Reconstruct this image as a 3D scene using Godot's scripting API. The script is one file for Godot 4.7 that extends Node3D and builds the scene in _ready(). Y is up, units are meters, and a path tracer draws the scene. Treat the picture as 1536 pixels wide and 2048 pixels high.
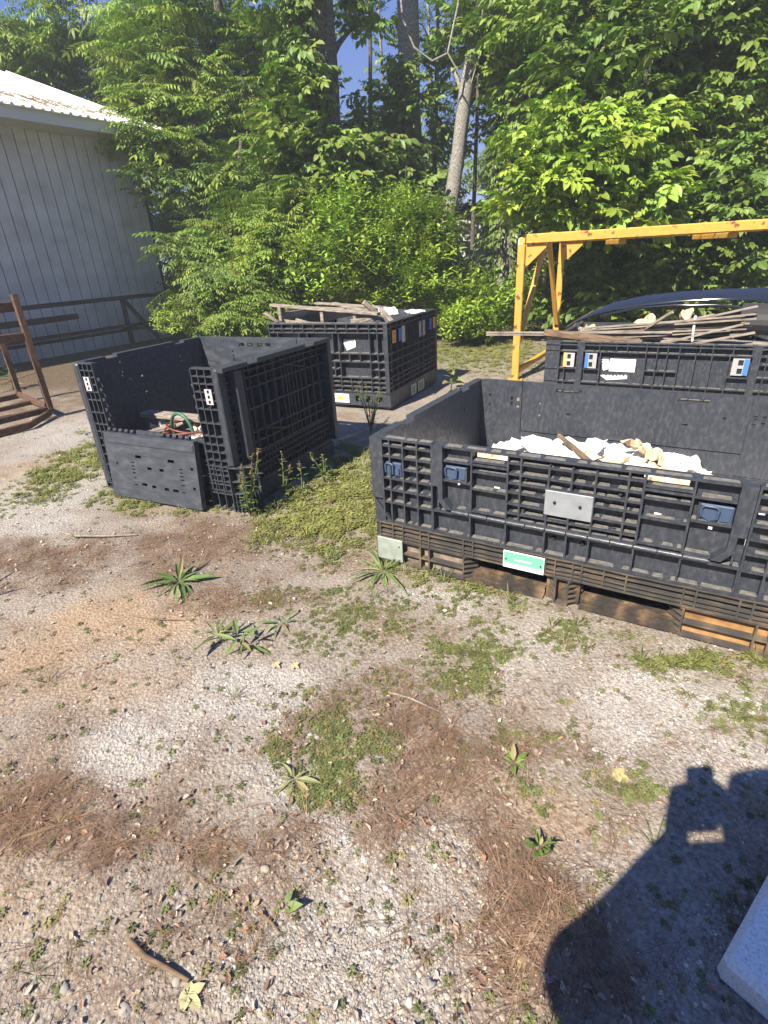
extends Node3D
# A gravel yard with four black collapsible bulk bins, a yellow rack, a rusty rack, a metal building and a tree line.

var taken := {}
var M := {}
var rng := RandomNumberGenerator.new()
var fn := FastNoiseLite.new()
var fn2 := FastNoiseLite.new()
var EX := Vector3(0.8484, 0, 0.5294)     # along the row of bins, to the right and nearer


class MB:
	var v := PackedVector3Array()
	var n := PackedVector3Array()
	var c := PackedColorArray()
	var xf := Transform3D()
	var col := Color(1, 1, 1)
	func tri(a: Vector3, b: Vector3, d: Vector3) -> void:
		a = xf * a
		b = xf * b
		d = xf * d
		var m := (b - a).cross(d - a).normalized()
		v.append(a); v.append(d); v.append(b)
		n.append(m); n.append(m); n.append(m)
		c.append(col); c.append(col); c.append(col)
	func quad(a: Vector3, b: Vector3, d: Vector3, e: Vector3) -> void:
		tri(a, b, d)
		tri(a, d, e)
	func smooth(a: Vector3, b: Vector3, d: Vector3, na: Vector3, nb: Vector3, nd: Vector3) -> void:
		v.append(xf * a); v.append(xf * d); v.append(xf * b)
		n.append((xf.basis * na).normalized()); n.append((xf.basis * nd).normalized()); n.append((xf.basis * nb).normalized())
		c.append(col); c.append(col); c.append(col)
	func box(x0: float, y0: float, z0: float, x1: float, y1: float, z1: float) -> void:
		var p := [Vector3(x0, y0, z0), Vector3(x1, y0, z0), Vector3(x1, y1, z0), Vector3(x0, y1, z0), Vector3(x0, y0, z1), Vector3(x1, y0, z1), Vector3(x1, y1, z1), Vector3(x0, y1, z1)]
		quad(p[4], p[5], p[6], p[7]); quad(p[1], p[0], p[3], p[2]); quad(p[5], p[1], p[2], p[6])
		quad(p[0], p[4], p[7], p[3]); quad(p[7], p[6], p[2], p[3]); quad(p[0], p[1], p[5], p[4])
	func bevel(x0: float, y0: float, z0: float, x1: float, y1: float, z1: float, b: float) -> void:
		# a box whose vertical and front edges are chamfered
		var poly := PackedVector2Array([Vector2(x0 + b, y0), Vector2(x1 - b, y0), Vector2(x1, y0 + b), Vector2(x1, y1 - b), Vector2(x1 - b, y1), Vector2(x0 + b, y1), Vector2(x0, y1 - b), Vector2(x0, y0 + b)])
		var inn := PackedVector2Array([Vector2(x0 + b * 1.6, y0 + b), Vector2(x1 - b * 1.6, y0 + b), Vector2(x1 - b, y0 + b * 1.6), Vector2(x1 - b, y1 - b * 1.6), Vector2(x1 - b * 1.6, y1 - b), Vector2(x0 + b * 1.6, y1 - b), Vector2(x0 + b, y1 - b * 1.6), Vector2(x0 + b, y0 + b * 1.6)])
		var cf := Vector3((x0 + x1) / 2, (y0 + y1) / 2, z1)
		var cb := Vector3(cf.x, cf.y, z0)
		for i in 8:
			var j := (i + 1) % 8
			quad(Vector3(poly[i].x, poly[i].y, z0), Vector3(poly[j].x, poly[j].y, z0), Vector3(poly[j].x, poly[j].y, z1 - b), Vector3(poly[i].x, poly[i].y, z1 - b))
			quad(Vector3(poly[i].x, poly[i].y, z1 - b), Vector3(poly[j].x, poly[j].y, z1 - b), Vector3(inn[j].x, inn[j].y, z1), Vector3(inn[i].x, inn[i].y, z1))
			tri(cf, Vector3(inn[i].x, inn[i].y, z1), Vector3(inn[j].x, inn[j].y, z1))
			tri(cb, Vector3(poly[j].x, poly[j].y, z0), Vector3(poly[i].x, poly[i].y, z0))
	func beam(p: Vector3, q: Vector3, w: float, h: float, up := Vector3.UP) -> void:
		# a bar from p to q, w across and h along up, with chamfered long edges
		var d := (q - p).normalized()
		var s := d.cross(up).normalized()
		var u := s.cross(d).normalized()
		var b := minf(w, h) * 0.12
		var ring := [Vector2(-w / 2 + b, -h / 2), Vector2(w / 2 - b, -h / 2), Vector2(w / 2, -h / 2 + b), Vector2(w / 2, h / 2 - b), Vector2(w / 2 - b, h / 2), Vector2(-w / 2 + b, h / 2), Vector2(-w / 2, h / 2 - b), Vector2(-w / 2, -h / 2 + b)]
		for i in 8:
			var a: Vector3 = s * ring[i].x + u * ring[i].y
			var e: Vector3 = s * ring[(i + 1) % 8].x + u * ring[(i + 1) % 8].y
			quad(p + e, p + a, q + a, q + e)
			tri(p, p + a, p + e)
			tri(q, q + e, q + a)
	func angle_bar(p: Vector3, q: Vector3, w: float, t: float, side: Vector3, up: Vector3) -> void:
		# an L section steel bar: one flange along side, one along up
		var d := (q - p).normalized()
		beam(p + side * w / 2, q + side * w / 2, w, t, d.cross(side).normalized())
		beam(p + up * (w / 2 + t * 0.5) , q + up * (w / 2 + t * 0.5), t, w - t, up)
	func tube(pts: Array, rad: Array, seg := 8, wob := 0.0, sd := 0.0) -> void:
		var m := pts.size()
		var u := Vector3.UP
		var rings := []
		var nrm := []
		for i in m:
			var d: Vector3 = (pts[mini(i + 1, m - 1)] - pts[maxi(i - 1, 0)]).normalized()
			if absf(d.dot(u)) > 0.95:
				u = Vector3.RIGHT if absf(d.x) < 0.9 else Vector3.FORWARD
			var s := d.cross(u).normalized()
			u = s.cross(d).normalized()
			var r := PackedVector3Array()
			var rn := PackedVector3Array()
			for k in seg:
				var a := TAU * k / seg
				var o := s * cos(a) + u * sin(a)
				var rr: float = rad[i] * (1.0 + wob * sin(a * 3.0 + sd + i * 1.7) + wob * 0.6 * sin(a * 5.0 - i * 0.9 + sd * 2.0))
				r.append(pts[i] + o * rr)
				rn.append(o)
			rings.append(r)
			nrm.append(rn)
		for i in m - 1:
			for k in seg:
				var j := (k + 1) % seg
				smooth(rings[i][j], rings[i][k], rings[i + 1][k], nrm[i][j], nrm[i][k], nrm[i + 1][k])
				smooth(rings[i][j], rings[i + 1][k], rings[i + 1][j], nrm[i][j], nrm[i + 1][k], nrm[i + 1][j])
		for k in seg:
			var j := (k + 1) % seg
			tri(pts[0], rings[0][j], rings[0][k])
			tri(pts[m - 1], rings[m - 1][k], rings[m - 1][j])
	func prism(poly: PackedVector2Array, z0: float, z1: float) -> void:
		# polygon (counter clockwise in x, y) from z0 to z1
		var ix := Geometry2D.triangulate_polygon(poly)
		for i in range(0, ix.size(), 3):
			var a := poly[ix[i]]
			var b := poly[ix[i + 1]]
			var d := poly[ix[i + 2]]
			if (b - a).cross(d - a) < 0.0:
				var t := b
				b = d
				d = t
			tri(Vector3(a.x, a.y, z1), Vector3(b.x, b.y, z1), Vector3(d.x, d.y, z1))
			tri(Vector3(a.x, a.y, z0), Vector3(d.x, d.y, z0), Vector3(b.x, b.y, z0))
		for i in poly.size():
			var a := poly[i]
			var b := poly[(i + 1) % poly.size()]
			quad(Vector3(a.x, a.y, z0), Vector3(b.x, b.y, z0), Vector3(b.x, b.y, z1), Vector3(a.x, a.y, z1))
	func leaf(base: Vector3, dir: Vector3, up: Vector3, ln: float, w: float, fold := 0.25, droop := 0.25) -> void:
		dir = dir.normalized()
		var s := dir.cross(up).normalized()
		up = s.cross(dir).normalized()
		var p := func(t: float, x: float) -> Vector3:
			return base + dir * ln * t + s * x * w + up * (absf(x) * w * fold - ln * droop * t * t)
		var b: Vector3 = p.call(0.0, 0.0)
		var m1: Vector3 = p.call(0.38, 0.0)
		var m2: Vector3 = p.call(0.72, 0.0)
		var t: Vector3 = p.call(1.0, 0.0)
		for k in [-1.0, 1.0]:
			var a: Vector3 = p.call(0.36, 0.5 * k)
			var e: Vector3 = p.call(0.70, 0.36 * k)
			if k > 0:
				tri(b, a, m1); tri(m1, a, e); tri(m1, e, m2); tri(m2, e, t)
			else:
				tri(b, m1, a); tri(m1, e, a); tri(m1, m2, e); tri(m2, t, e)
	func mesh() -> ArrayMesh:
		var a := []
		a.resize(Mesh.ARRAY_MAX)
		a[Mesh.ARRAY_VERTEX] = v
		a[Mesh.ARRAY_NORMAL] = n
		a[Mesh.ARRAY_COLOR] = c
		var m := ArrayMesh.new()
		m.add_surface_from_arrays(Mesh.PRIMITIVE_TRIANGLES, a)
		return m


func numbered(called: String) -> String:
	if not taken.has(called):
		taken[called] = 0
		return called
	taken[called] += 1
	return "%s_%03d" % [called, taken[called]]


func thing(called: String, label: String, category: String, at := Vector3.ZERO, turn := 0.0, group := "") -> Node3D:
	var o := Node3D.new()
	o.name = numbered(called)
	add_child(o)
	o.position = at
	o.rotation.y = turn
	tag(o, label, category, group)
	return o


func tag(o: Node, label: String, category: String, group := "", kind := "") -> void:
	if label: o.set_meta("label", label)
	if category: o.set_meta("category", category)
	if group: o.set_meta("group", group)
	if kind: o.set_meta("kind", kind)


func part(parent: Node, called: String, mb, mat: Material, label := "") -> MeshInstance3D:
	var o := MeshInstance3D.new()
	o.mesh = mb.mesh() if mb is MB else mb
	o.material_override = mat
	if parent == self:
		o.name = numbered(called)
		add_child(o)
	else:
		o.name = called
		parent.add_child(o, true)
	if label: o.set_meta("label", label)
	return o


func many(parent: Node, called: String, mesh: Mesh, mat: Material, xfs: Array, cols: Array, stuff := true) -> MultiMeshInstance3D:
	var mm := MultiMesh.new()
	mm.transform_format = MultiMesh.TRANSFORM_3D
	mm.use_colors = true
	mm.mesh = mesh
	mm.instance_count = xfs.size()
	for i in xfs.size():
		mm.set_instance_transform(i, xfs[i])
		mm.set_instance_color(i, cols[i])
	var o := MultiMeshInstance3D.new()
	o.multimesh = mm
	o.material_override = mat
	if parent == self:
		o.name = numbered(called)
		add_child(o)
	else:
		o.name = called
		parent.add_child(o, true)
	if stuff: o.set_meta("kind", "stuff")
	return o


func lin(r: float, g: float, b: float) -> Color:
	return Color(r, g, b).linear_to_srgb()


func ramp(stops: Array) -> Gradient:
	var g := Gradient.new()
	var o := PackedFloat32Array()
	var c := PackedColorArray()
	for s in stops:
		o.append(s[0])
		c.append(s[1])
	g.offsets = o
	g.colors = c
	return g


func noise_tex(sd: int, freq: float, stops: Array, size := 512, oct := 5, kind := FastNoiseLite.TYPE_SIMPLEX_SMOOTH, normal := false, bump := 4.0) -> NoiseTexture2D:
	var t := NoiseTexture2D.new()
	var f := FastNoiseLite.new()
	f.seed = sd
	f.frequency = freq
	f.noise_type = kind
	f.fractal_octaves = oct
	t.noise = f
	t.width = size
	t.height = size
	t.seamless = true
	if normal:
		t.as_normal_map = true
		t.bump_strength = bump
	elif stops:
		t.color_ramp = ramp(stops)
	return t


func mat(called: String, color: Color, rough := 0.8, tex: Texture2D = null, scale := 1.0, world := false, metal := 0.0) -> StandardMaterial3D:
	var m := StandardMaterial3D.new()
	m.resource_name = called
	m.albedo_color = color
	m.roughness = rough
	m.metallic = metal
	if tex:
		m.albedo_texture = tex
	m.uv1_triplanar = true
	m.uv1_world_triplanar = world
	m.uv1_scale = Vector3.ONE * scale
	M[called] = m
	return m


func _ready() -> void:
	# camera
	var cam := Camera3D.new()
	cam.fov = 86.93
	cam.near = 0.05
	cam.far = 900.0
	cam.position = Vector3(0, 1.328, 0)
	cam.basis = Basis(Vector3.RIGHT, deg_to_rad(-25.367)) * Basis(Vector3.BACK, deg_to_rad(-3.312))
	add_child(cam)
	cam.current = true
	# sky, exposure
	var env := Environment.new()
	var sm := ProceduralSkyMaterial.new()
	sm.sky_top_color = Color(0.30, 0.43, 0.70)
	sm.sky_horizon_color = Color(0.50, 0.60, 0.78)
	sm.sky_curve = 0.12
	sm.ground_bottom_color = Color(0.20, 0.19, 0.16)
	sm.ground_horizon_color = Color(0.45, 0.5, 0.5)
	sm.sun_angle_max = 1.0
	sm.energy_multiplier = 0.62
	var sky := Sky.new()
	sky.sky_material = sm
	env.sky = sky
	env.background_mode = Environment.BG_SKY
	env.tonemap_mode = Environment.TONE_MAPPER_LINEAR
	env.tonemap_exposure = 2.42
	env.fog_enabled = true
	env.fog_density = 0.0036
	env.fog_light_color = Color(0.86, 0.90, 0.92)
	env.sdfgi_enabled = true
	env.ssao_enabled = true
	env.ssil_enabled = true
	var we := WorldEnvironment.new()
	we.environment = env
	add_child(we)
	# the sun, behind and to the left
	var sun := DirectionalLight3D.new()
	sun.name = "sun"
	sun.light_energy = 1.6
	sun.light_color = Color(1.0, 0.96, 0.885)
	sun.light_angular_distance = 0.5
	sun.shadow_enabled = true
	add_child(sun)
	sun.look_at_from_position(Vector3.ZERO, Vector3(0.442, -0.710, -0.547), Vector3.UP)

	rng.seed = 20240
	fn.seed = 3
	fn.frequency = 0.01
	fn.fractal_octaves = 3
	fn2.seed = 9
	fn2.frequency = 0.01
	fn2.fractal_octaves = 2
	make_materials()
	make_ground()
	make_building()
	make_racks()
	make_bins()
	make_contents()
	make_leaf_clusters()
	make_trees()
	far_woods()
	make_gravel()
	make_litter()
	make_ground_weeds()
	make_weeds()
	make_bits()
	make_photographer()


func make_materials() -> void:
	var dusty := noise_tex(12, 0.05, [[0.0, lin(0.025, 0.029, 0.039)], [0.5, lin(0.036, 0.041, 0.054)], [0.68, lin(0.044, 0.049, 0.062)], [0.84, lin(0.056, 0.060, 0.071)], [1.0, lin(0.085, 0.084, 0.084)]], 512, 7)
	var grit := noise_tex(13, 0.05, [], 512, 5, FastNoiseLite.TYPE_SIMPLEX_SMOOTH, true, 3.0)
	var rough := noise_tex(14, 0.03, [[0.0, Color(0.28, 0.28, 0.28)], [1.0, Color(0.58, 0.58, 0.58)]], 256, 5)
	var p := mat("black_plastic", Color.WHITE, 1.0, dusty, 1.3)
	p.uv1_scale = Vector3(1.6, 0.7, 1.6)
	p.roughness_texture = rough
	p.normal_enabled = true
	p.normal_texture = grit
	p.normal_scale = 0.35
	var inn := noise_tex(15, 0.03, [[0.0, lin(0.032, 0.037, 0.050)], [0.5, lin(0.046, 0.052, 0.067)], [0.66, lin(0.055, 0.061, 0.076)], [0.82, lin(0.068, 0.073, 0.086)], [1.0, lin(0.12, 0.12, 0.125)]], 512, 7)
	var q := mat("scuffed_plastic", Color.WHITE, 1.0, inn, 1.1)
	q.uv1_scale = Vector3(0.45, 1.1, 0.6)
	q.roughness_texture = rough
	q.normal_enabled = true
	q.normal_texture = grit
	q.normal_scale = 0.3
	var mud := noise_tex(16, 0.014, [[0.0, lin(0.02, 0.018, 0.016)], [0.4, lin(0.04, 0.031, 0.025)], [0.6, lin(0.085, 0.055, 0.033)], [0.8, lin(0.15, 0.10, 0.06)], [1.0, lin(0.25, 0.19, 0.13)]], 512, 6)
	var mm := mat("muddy_plastic", Color.WHITE, 0.9, mud, 1.2)
	mm.normal_enabled = true
	mm.normal_texture = grit
	mat("grimy_plastic", Color.WHITE, 0.9, noise_tex(34, 0.02, [[0.0, lin(0.03, 0.03, 0.032)], [0.5, lin(0.05, 0.045, 0.042)], [0.7, lin(0.10, 0.075, 0.055)], [1.0, lin(0.2, 0.14, 0.09)]], 256, 6), 1.3)
	mat("dusty_plastic", Color.WHITE, 0.95, noise_tex(35, 0.03, [[0.0, lin(0.06, 0.05, 0.045)], [0.45, lin(0.16, 0.125, 0.10)], [1.0, lin(0.34, 0.26, 0.20)]], 256, 6), 1.6)
	var clay := noise_tex(17, 0.02, [[0.0, lin(0.10, 0.055, 0.02)], [0.5, lin(0.30, 0.16, 0.06)], [1.0, lin(0.45, 0.29, 0.14)]], 256, 5)
	mat("clay_smear", Color.WHITE, 0.95, clay, 1.6)
	mat("ledge_dust", Color.WHITE, 1.0, noise_tex(36, 0.05, [[0.0, lin(0.065, 0.065, 0.066)], [0.5, lin(0.115, 0.11, 0.105)], [1.0, lin(0.2, 0.185, 0.165)]], 256, 5), 3.0)
	mat("blue_latch", lin(0.045, 0.07, 0.13), 0.4)
	mat("bright_blue", lin(0.05, 0.18, 0.62), 0.4)
	mat("yellow_latch", lin(0.75, 0.42, 0.08), 0.5)
	mat("white_metal", lin(0.82, 0.82, 0.84), 0.22, null, 1.0, false, 0.6)
	mat("grey_plate", Color.WHITE, 0.4, noise_tex(18, 0.02, [[0.0, lin(0.26, 0.28, 0.31)], [1.0, lin(0.36, 0.38, 0.41)]], 256, 5), 3.0, false, 0.35)
	mat("sage_plate", Color.WHITE, 0.5, noise_tex(19, 0.02, [[0.0, lin(0.24, 0.28, 0.25)], [1.0, lin(0.36, 0.40, 0.36)]], 256, 5), 3.0, false, 0.2)
	mat("paper", lin(0.78, 0.78, 0.76), 0.7)
	mat("dull_paper", lin(0.42, 0.44, 0.30), 0.8)
	mat("print_dark", lin(0.09, 0.09, 0.09), 0.8)
	mat("print_yellow", lin(0.85, 0.75, 0.08), 0.7)
	mat("sign_green", lin(0.14, 0.72, 0.30), 0.35)
	mat("sign_white", lin(0.80, 0.82, 0.82), 0.3)
	mat("torn_label", lin(0.85, 0.85, 0.87), 0.35)
	var card := noise_tex(20, 0.02, [[0.0, lin(0.50, 0.36, 0.22)], [1.0, lin(0.66, 0.50, 0.33)]], 256, 5)
	mat("cardboard", Color.WHITE, 0.85, card, 2.0)
	mat("white_scrap", Color.WHITE, 0.8, noise_tex(21, 0.02, [[0.0, lin(0.62, 0.60, 0.56)], [1.0, lin(0.85, 0.84, 0.82)]], 256, 5), 3.0)
	var wood := noise_tex(22, 0.016, [[0.0, lin(0.10, 0.085, 0.07)], [0.5, lin(0.23, 0.195, 0.16)], [1.0, lin(0.42, 0.37, 0.31)]], 512, 6)
	var w := mat("old_wood", Color.WHITE, 0.9, wood, 2.0)
	w.uv1_scale = Vector3(1.0, 6.0, 6.0)
	w.normal_enabled = true
	w.normal_texture = grit
	var w2 := mat("brown_wood", lin(0.62, 0.48, 0.36), 0.9, wood, 2.0)
	w2.uv1_scale = Vector3(1.0, 6.0, 6.0)
	var yel := noise_tex(23, 0.016, [[0.0, lin(0.50, 0.27, 0.045)], [0.66, lin(0.58, 0.33, 0.06)], [0.76, lin(0.44, 0.23, 0.045)], [0.82, lin(0.20, 0.08, 0.035)], [1.0, lin(0.12, 0.05, 0.025)]], 512, 7)
	mat("yellow_paint", Color.WHITE, 0.5, yel, 1.1)
	M.yellow_paint.uv1_scale = Vector3(0.8, 0.9, 0.8)
	var rust := noise_tex(24, 0.02, [[0.0, lin(0.04, 0.022, 0.015)], [0.45, lin(0.085, 0.042, 0.025)], [0.7, lin(0.14, 0.072, 0.04)], [1.0, lin(0.24, 0.155, 0.095)]], 512, 7)
	mat("rusty_steel", Color.WHITE, 0.85, rust, 1.9)
	mat("dark_steel", Color.WHITE, 0.7, noise_tex(25, 0.02, [[0.0, lin(0.018, 0.018, 0.022)], [1.0, lin(0.05, 0.04, 0.038)]], 256, 5), 2.0)
	var wall := noise_tex(26, 0.010, [[0.0, lin(0.34, 0.335, 0.32)], [0.35, lin(0.46, 0.46, 0.445)], [0.6, lin(0.52, 0.52, 0.505)], [1.0, lin(0.58, 0.58, 0.565)]], 512, 7)
	var wm := mat("wall_paint", Color.WHITE, 0.55, wall, 0.35, true)
	wm.normal_enabled = false
	var roof := noise_tex(27, 0.012, [[0.0, lin(0.80, 0.79, 0.74)], [0.55, lin(0.74, 0.73, 0.67)], [0.72, lin(0.55, 0.50, 0.42)], [0.85, lin(0.30, 0.22, 0.15)], [1.0, lin(0.2, 0.13, 0.08)]], 512, 6)
	mat("roof_metal", Color.WHITE, 0.45, roof, 0.3, true)
	mat("fascia_paint", lin(0.52, 0.52, 0.50), 0.6)
	var bk := noise_tex(28, 0.035, [[0.0, lin(0.05, 0.045, 0.04)], [0.38, lin(0.12, 0.11, 0.095)], [0.52, lin(0.27, 0.255, 0.235)], [0.75, lin(0.40, 0.385, 0.36)], [1.0, lin(0.52, 0.50, 0.47)]], 512, 6)
	var b := mat("pale_bark", Color.WHITE, 0.95, bk, 1.0)
	b.uv1_scale = Vector3(4.5, 1.1, 4.5)
	b.normal_enabled = true
	b.normal_texture = grit
	b.normal_scale = 2.0
	var d := mat("dark_bark", lin(0.42, 0.38, 0.36), 0.95, bk, 1.0)
	d.uv1_scale = Vector3(3.2, 0.8, 3.2)
	d.normal_enabled = true
	d.normal_texture = grit
	for a in [["leaf", 0.5], ["vine_leaf", 0.42], ["weed_leaf", 0.6]]:
		var l := mat(a[0], Color.WHITE, a[1])
		l.uv1_triplanar = false
		l.vertex_color_use_as_albedo = true
		l.backlight_enabled = true
		l.backlight = Color(0.6, 0.75, 0.25)
		l.metallic_specular = 0.45
		l.cull_mode = BaseMaterial3D.CULL_DISABLED
	var st := mat("stone", Color.WHITE, 0.9, noise_tex(29, 0.06, [[0.0, lin(0.62, 0.62, 0.62)], [1.0, lin(1, 1, 1)]], 256, 4), 12.0)
	st.vertex_color_use_as_albedo = true
	var lt := mat("litter", Color.WHITE, 0.9)
	lt.vertex_color_use_as_albedo = true
	lt.uv1_triplanar = false
	lt.cull_mode = BaseMaterial3D.CULL_DISABLED
	mat("black_car_paint", lin(0.012, 0.014, 0.02), 0.12)
	M.black_car_paint.clearcoat_enabled = true
	M.black_car_paint.clearcoat = 1.0
	M.black_car_paint.clearcoat_roughness = 0.04
	mat("black_trim", lin(0.012, 0.012, 0.014), 0.5)
	mat("green_hose", lin(0.04, 0.13, 0.085), 0.5)
	mat("red_wire", lin(0.16, 0.04, 0.025), 0.5)
	mat("green_paint", lin(0.02, 0.16, 0.11), 0.5)
	mat("shirt", lin(0.10, 0.11, 0.15), 0.9)
	mat("trousers", lin(0.028, 0.03, 0.05), 0.95)
	mat("skin", lin(0.42, 0.25, 0.17), 0.55)
	mat("hair", lin(0.02, 0.014, 0.01), 0.6)
	mat("shoe_leather", lin(0.66, 0.68, 0.72), 0.5)
	mat("shoe_sole", lin(0.74, 0.74, 0.72), 0.7)
	mat("phone_black", lin(0.01, 0.01, 0.012), 0.2)
	# the ground: fine grain that multiplies the colour of the soil
	var grain := noise_tex(30, 0.045, [[0.0, lin(0.42, 0.40, 0.38)], [0.4, lin(0.70, 0.69, 0.68)], [0.62, lin(0.88, 0.88, 0.88)], [1.0, lin(1, 1, 1)]], 1024, 6)
	var g := mat("soil", Color.WHITE, 0.97, grain, 1.15, true)
	g.vertex_color_use_as_albedo = true
	g.normal_enabled = true
	g.normal_texture = noise_tex(31, 0.05, [], 1024, 6, FastNoiseLite.TYPE_SIMPLEX_SMOOTH, true, 7.0)
	g.normal_scale = 0.9


# the soil of the yard: N needle litter, D bare tan dirt, W pale crushed stone, G low weeds, Y taller yellow weeds; centre x, z, reach x, z, strength
var PATCH := [
	["N", -1.73, -2.50, 0.61, 0.23, 1.00], ["N", -0.99, -2.55, 0.57, 0.35, 0.90], ["N", -0.54, -2.42, 0.33, 0.23, 0.50], ["N", -1.65, -2.26, 0.35, 0.15, 0.70], ["N", -0.68, -2.03, 0.29, 0.15, 0.90],
	["N", -0.91, -1.04, 0.26, 0.10, 1.00], ["N", -0.67, -0.94, 0.17, 0.09, 0.90], ["N", -0.42, -0.85, 0.20, 0.07, 0.80], ["N", -0.28, -0.94, 0.10, 0.07, 0.80], ["N", 0.10, -1.18, 0.17, 0.26, 0.90],
	["N", 0.31, -1.12, 0.24, 0.09, 0.80], ["N", 0.20, -0.73, 0.14, 0.20, 0.80], ["N", -0.03, -1.37, 0.26, 0.11, 0.60], ["N", -0.27, -1.28, 0.15, 0.07, 0.60], ["N", 0.28, -0.64, 0.18, 0.16, 0.60],
	["N", -0.51, -0.69, 0.19, 0.10, 0.35], ["N", -3.86, -6.66, 0.96, 1.34, 0.70], ["N", -5.14, -8.26, 0.86, 1.23, 0.90], ["N", 0.27, -1.35, 0.27, 0.10, 0.40], ["N", 0.92, -1.73, 0.32, 0.10, 0.35],
	["D", -1.14, -1.89, 0.43, 0.22, 1.00], ["D", -1.38, -1.75, 0.31, 0.16, 0.80], ["D", -1.08, -1.50, 0.35, 0.13, 0.50], ["D", 0.27, -0.68, 0.14, 0.15, 0.80], ["D", 0.19, -0.99, 0.16, 0.07, 0.70],
	["D", 0.34, -0.93, 0.15, 0.07, 0.50], ["D", -2.60, -3.79, 0.49, 0.45, 0.60], ["D", -0.89, -0.84, 0.20, 0.19, 0.35], ["W", -0.49, -1.42, 0.28, 0.14, 1.00], ["W", -0.79, -1.24, 0.22, 0.13, 0.90],
	["W", 0.68, -1.25, 0.14, 0.11, 0.90], ["W", 0.57, -1.55, 0.21, 0.14, 0.50], ["W", 0.93, -1.30, 0.20, 0.08, 0.90], ["W", -0.14, -0.93, 0.10, 0.06, 0.90], ["W", 0.09, -0.81, 0.08, 0.08, 0.80],
	["W", -0.10, -0.64, 0.32, 0.14, 0.65], ["W", -2.28, -3.42, 0.48, 0.57, 0.90], ["W", -2.07, -2.87, 0.31, 0.17, 0.80], ["W", 0.20, -1.94, 0.25, 0.11, 0.80], ["W", -0.34, -1.07, 0.13, 0.08, 0.60],
	["W", -0.20, -0.79, 0.13, 0.10, 0.50], ["W", 0.94, -1.08, 0.16, 0.10, 0.60], ["W", -0.55, -2.50, 0.16, 0.17, 0.70], ["W", 0.52, -0.61, 0.16, 0.11, 0.35], ["W", -2.80, -4.98, 0.62, 0.73, 0.70],
	["G", -0.22, -1.20, 0.19, 0.18, 0.90], ["G", -0.22, -1.06, 0.09, 0.07, 0.70], ["G", 0.25, -1.55, 0.21, 0.16, 1.00], ["G", -0.12, -1.79, 0.32, 0.16, 0.70], ["G", -0.41, -2.02, 0.26, 0.13, 0.70],
	["G", 0.73, -1.56, 0.24, 0.12, 0.70], ["G", 1.03, -1.42, 0.24, 0.08, 0.60], ["G", 0.62, -1.05, 0.09, 0.07, 0.70], ["G", 1.11, -1.26, 0.14, 0.13, 0.50], ["G", 0.38, -1.85, 0.26, 0.15, 0.50],
	["G", 0.31, -1.18, 0.20, 0.10, 0.40], ["G", 0.44, -1.00, 0.14, 0.07, 0.35], ["G", -0.15, -1.40, 0.27, 0.10, 0.40], ["Y", -0.29, -2.94, 0.45, 0.52, 1.00], ["Y", -0.46, -2.63, 0.33, 0.24, 0.70],
	["Y", -2.35, -3.96, 0.29, 0.74, 0.80], ["Y", -0.22, -3.51, 0.31, 0.60, 0.80], ["Y", -1.52, -3.26, 0.38, 0.22, 0.60], ["Y", 1.56, -8.66, 0.98, 2.05, 1.00], ["Y", -1.09, -3.12, 0.39, 0.16, 0.50],
	["Y", 0.16, -2.19, 0.21, 0.11, 0.50], ["Y", 0.51, -2.00, 0.26, 0.08, 0.60], ["Y", 1.12, -1.45, 0.25, 0.05, 0.50]
]


func ground_height(x: float, z: float) -> float:
	var near := 1.0 - smoothstep(6.0, 9.0, Vector2(x, z + 2.5).length())
	return 0.012 * fn.get_noise_2d(x * 60.0, z * 60.0) * near + 0.010 * fn.get_noise_2d(x * 260.0 + 50.0, z * 260.0) * near - 0.008


func soil(x: float, z: float) -> Dictionary:
	# how much of each matter lies at a place
	var wx := x + 0.11 * fn2.get_noise_2d(x * 150.0, z * 150.0) + 0.07 * fn2.get_noise_2d(x * 420.0, z * 420.0)
	var wz := z + 0.11 * fn2.get_noise_2d(x * 150.0 + 300.0, z * 150.0) + 0.07 * fn2.get_noise_2d(x * 420.0, z * 420.0 + 90.0)
	var s := {"N": 0.0, "D": 0.0, "W": 0.0, "G": 0.0, "Y": 0.0}
	for p in PATCH:
		var dx: float = (wx - p[1]) / p[3]
		var dz: float = (wz - p[2]) / p[4]
		var d := dx * dx + dz * dz
		if d < 2.2:
			var k: float = p[5] * (1.0 - smoothstep(0.4, 1.48, sqrt(d)))
			s[p[0]] = maxf(s[p[0]], k)
	return s


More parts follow.
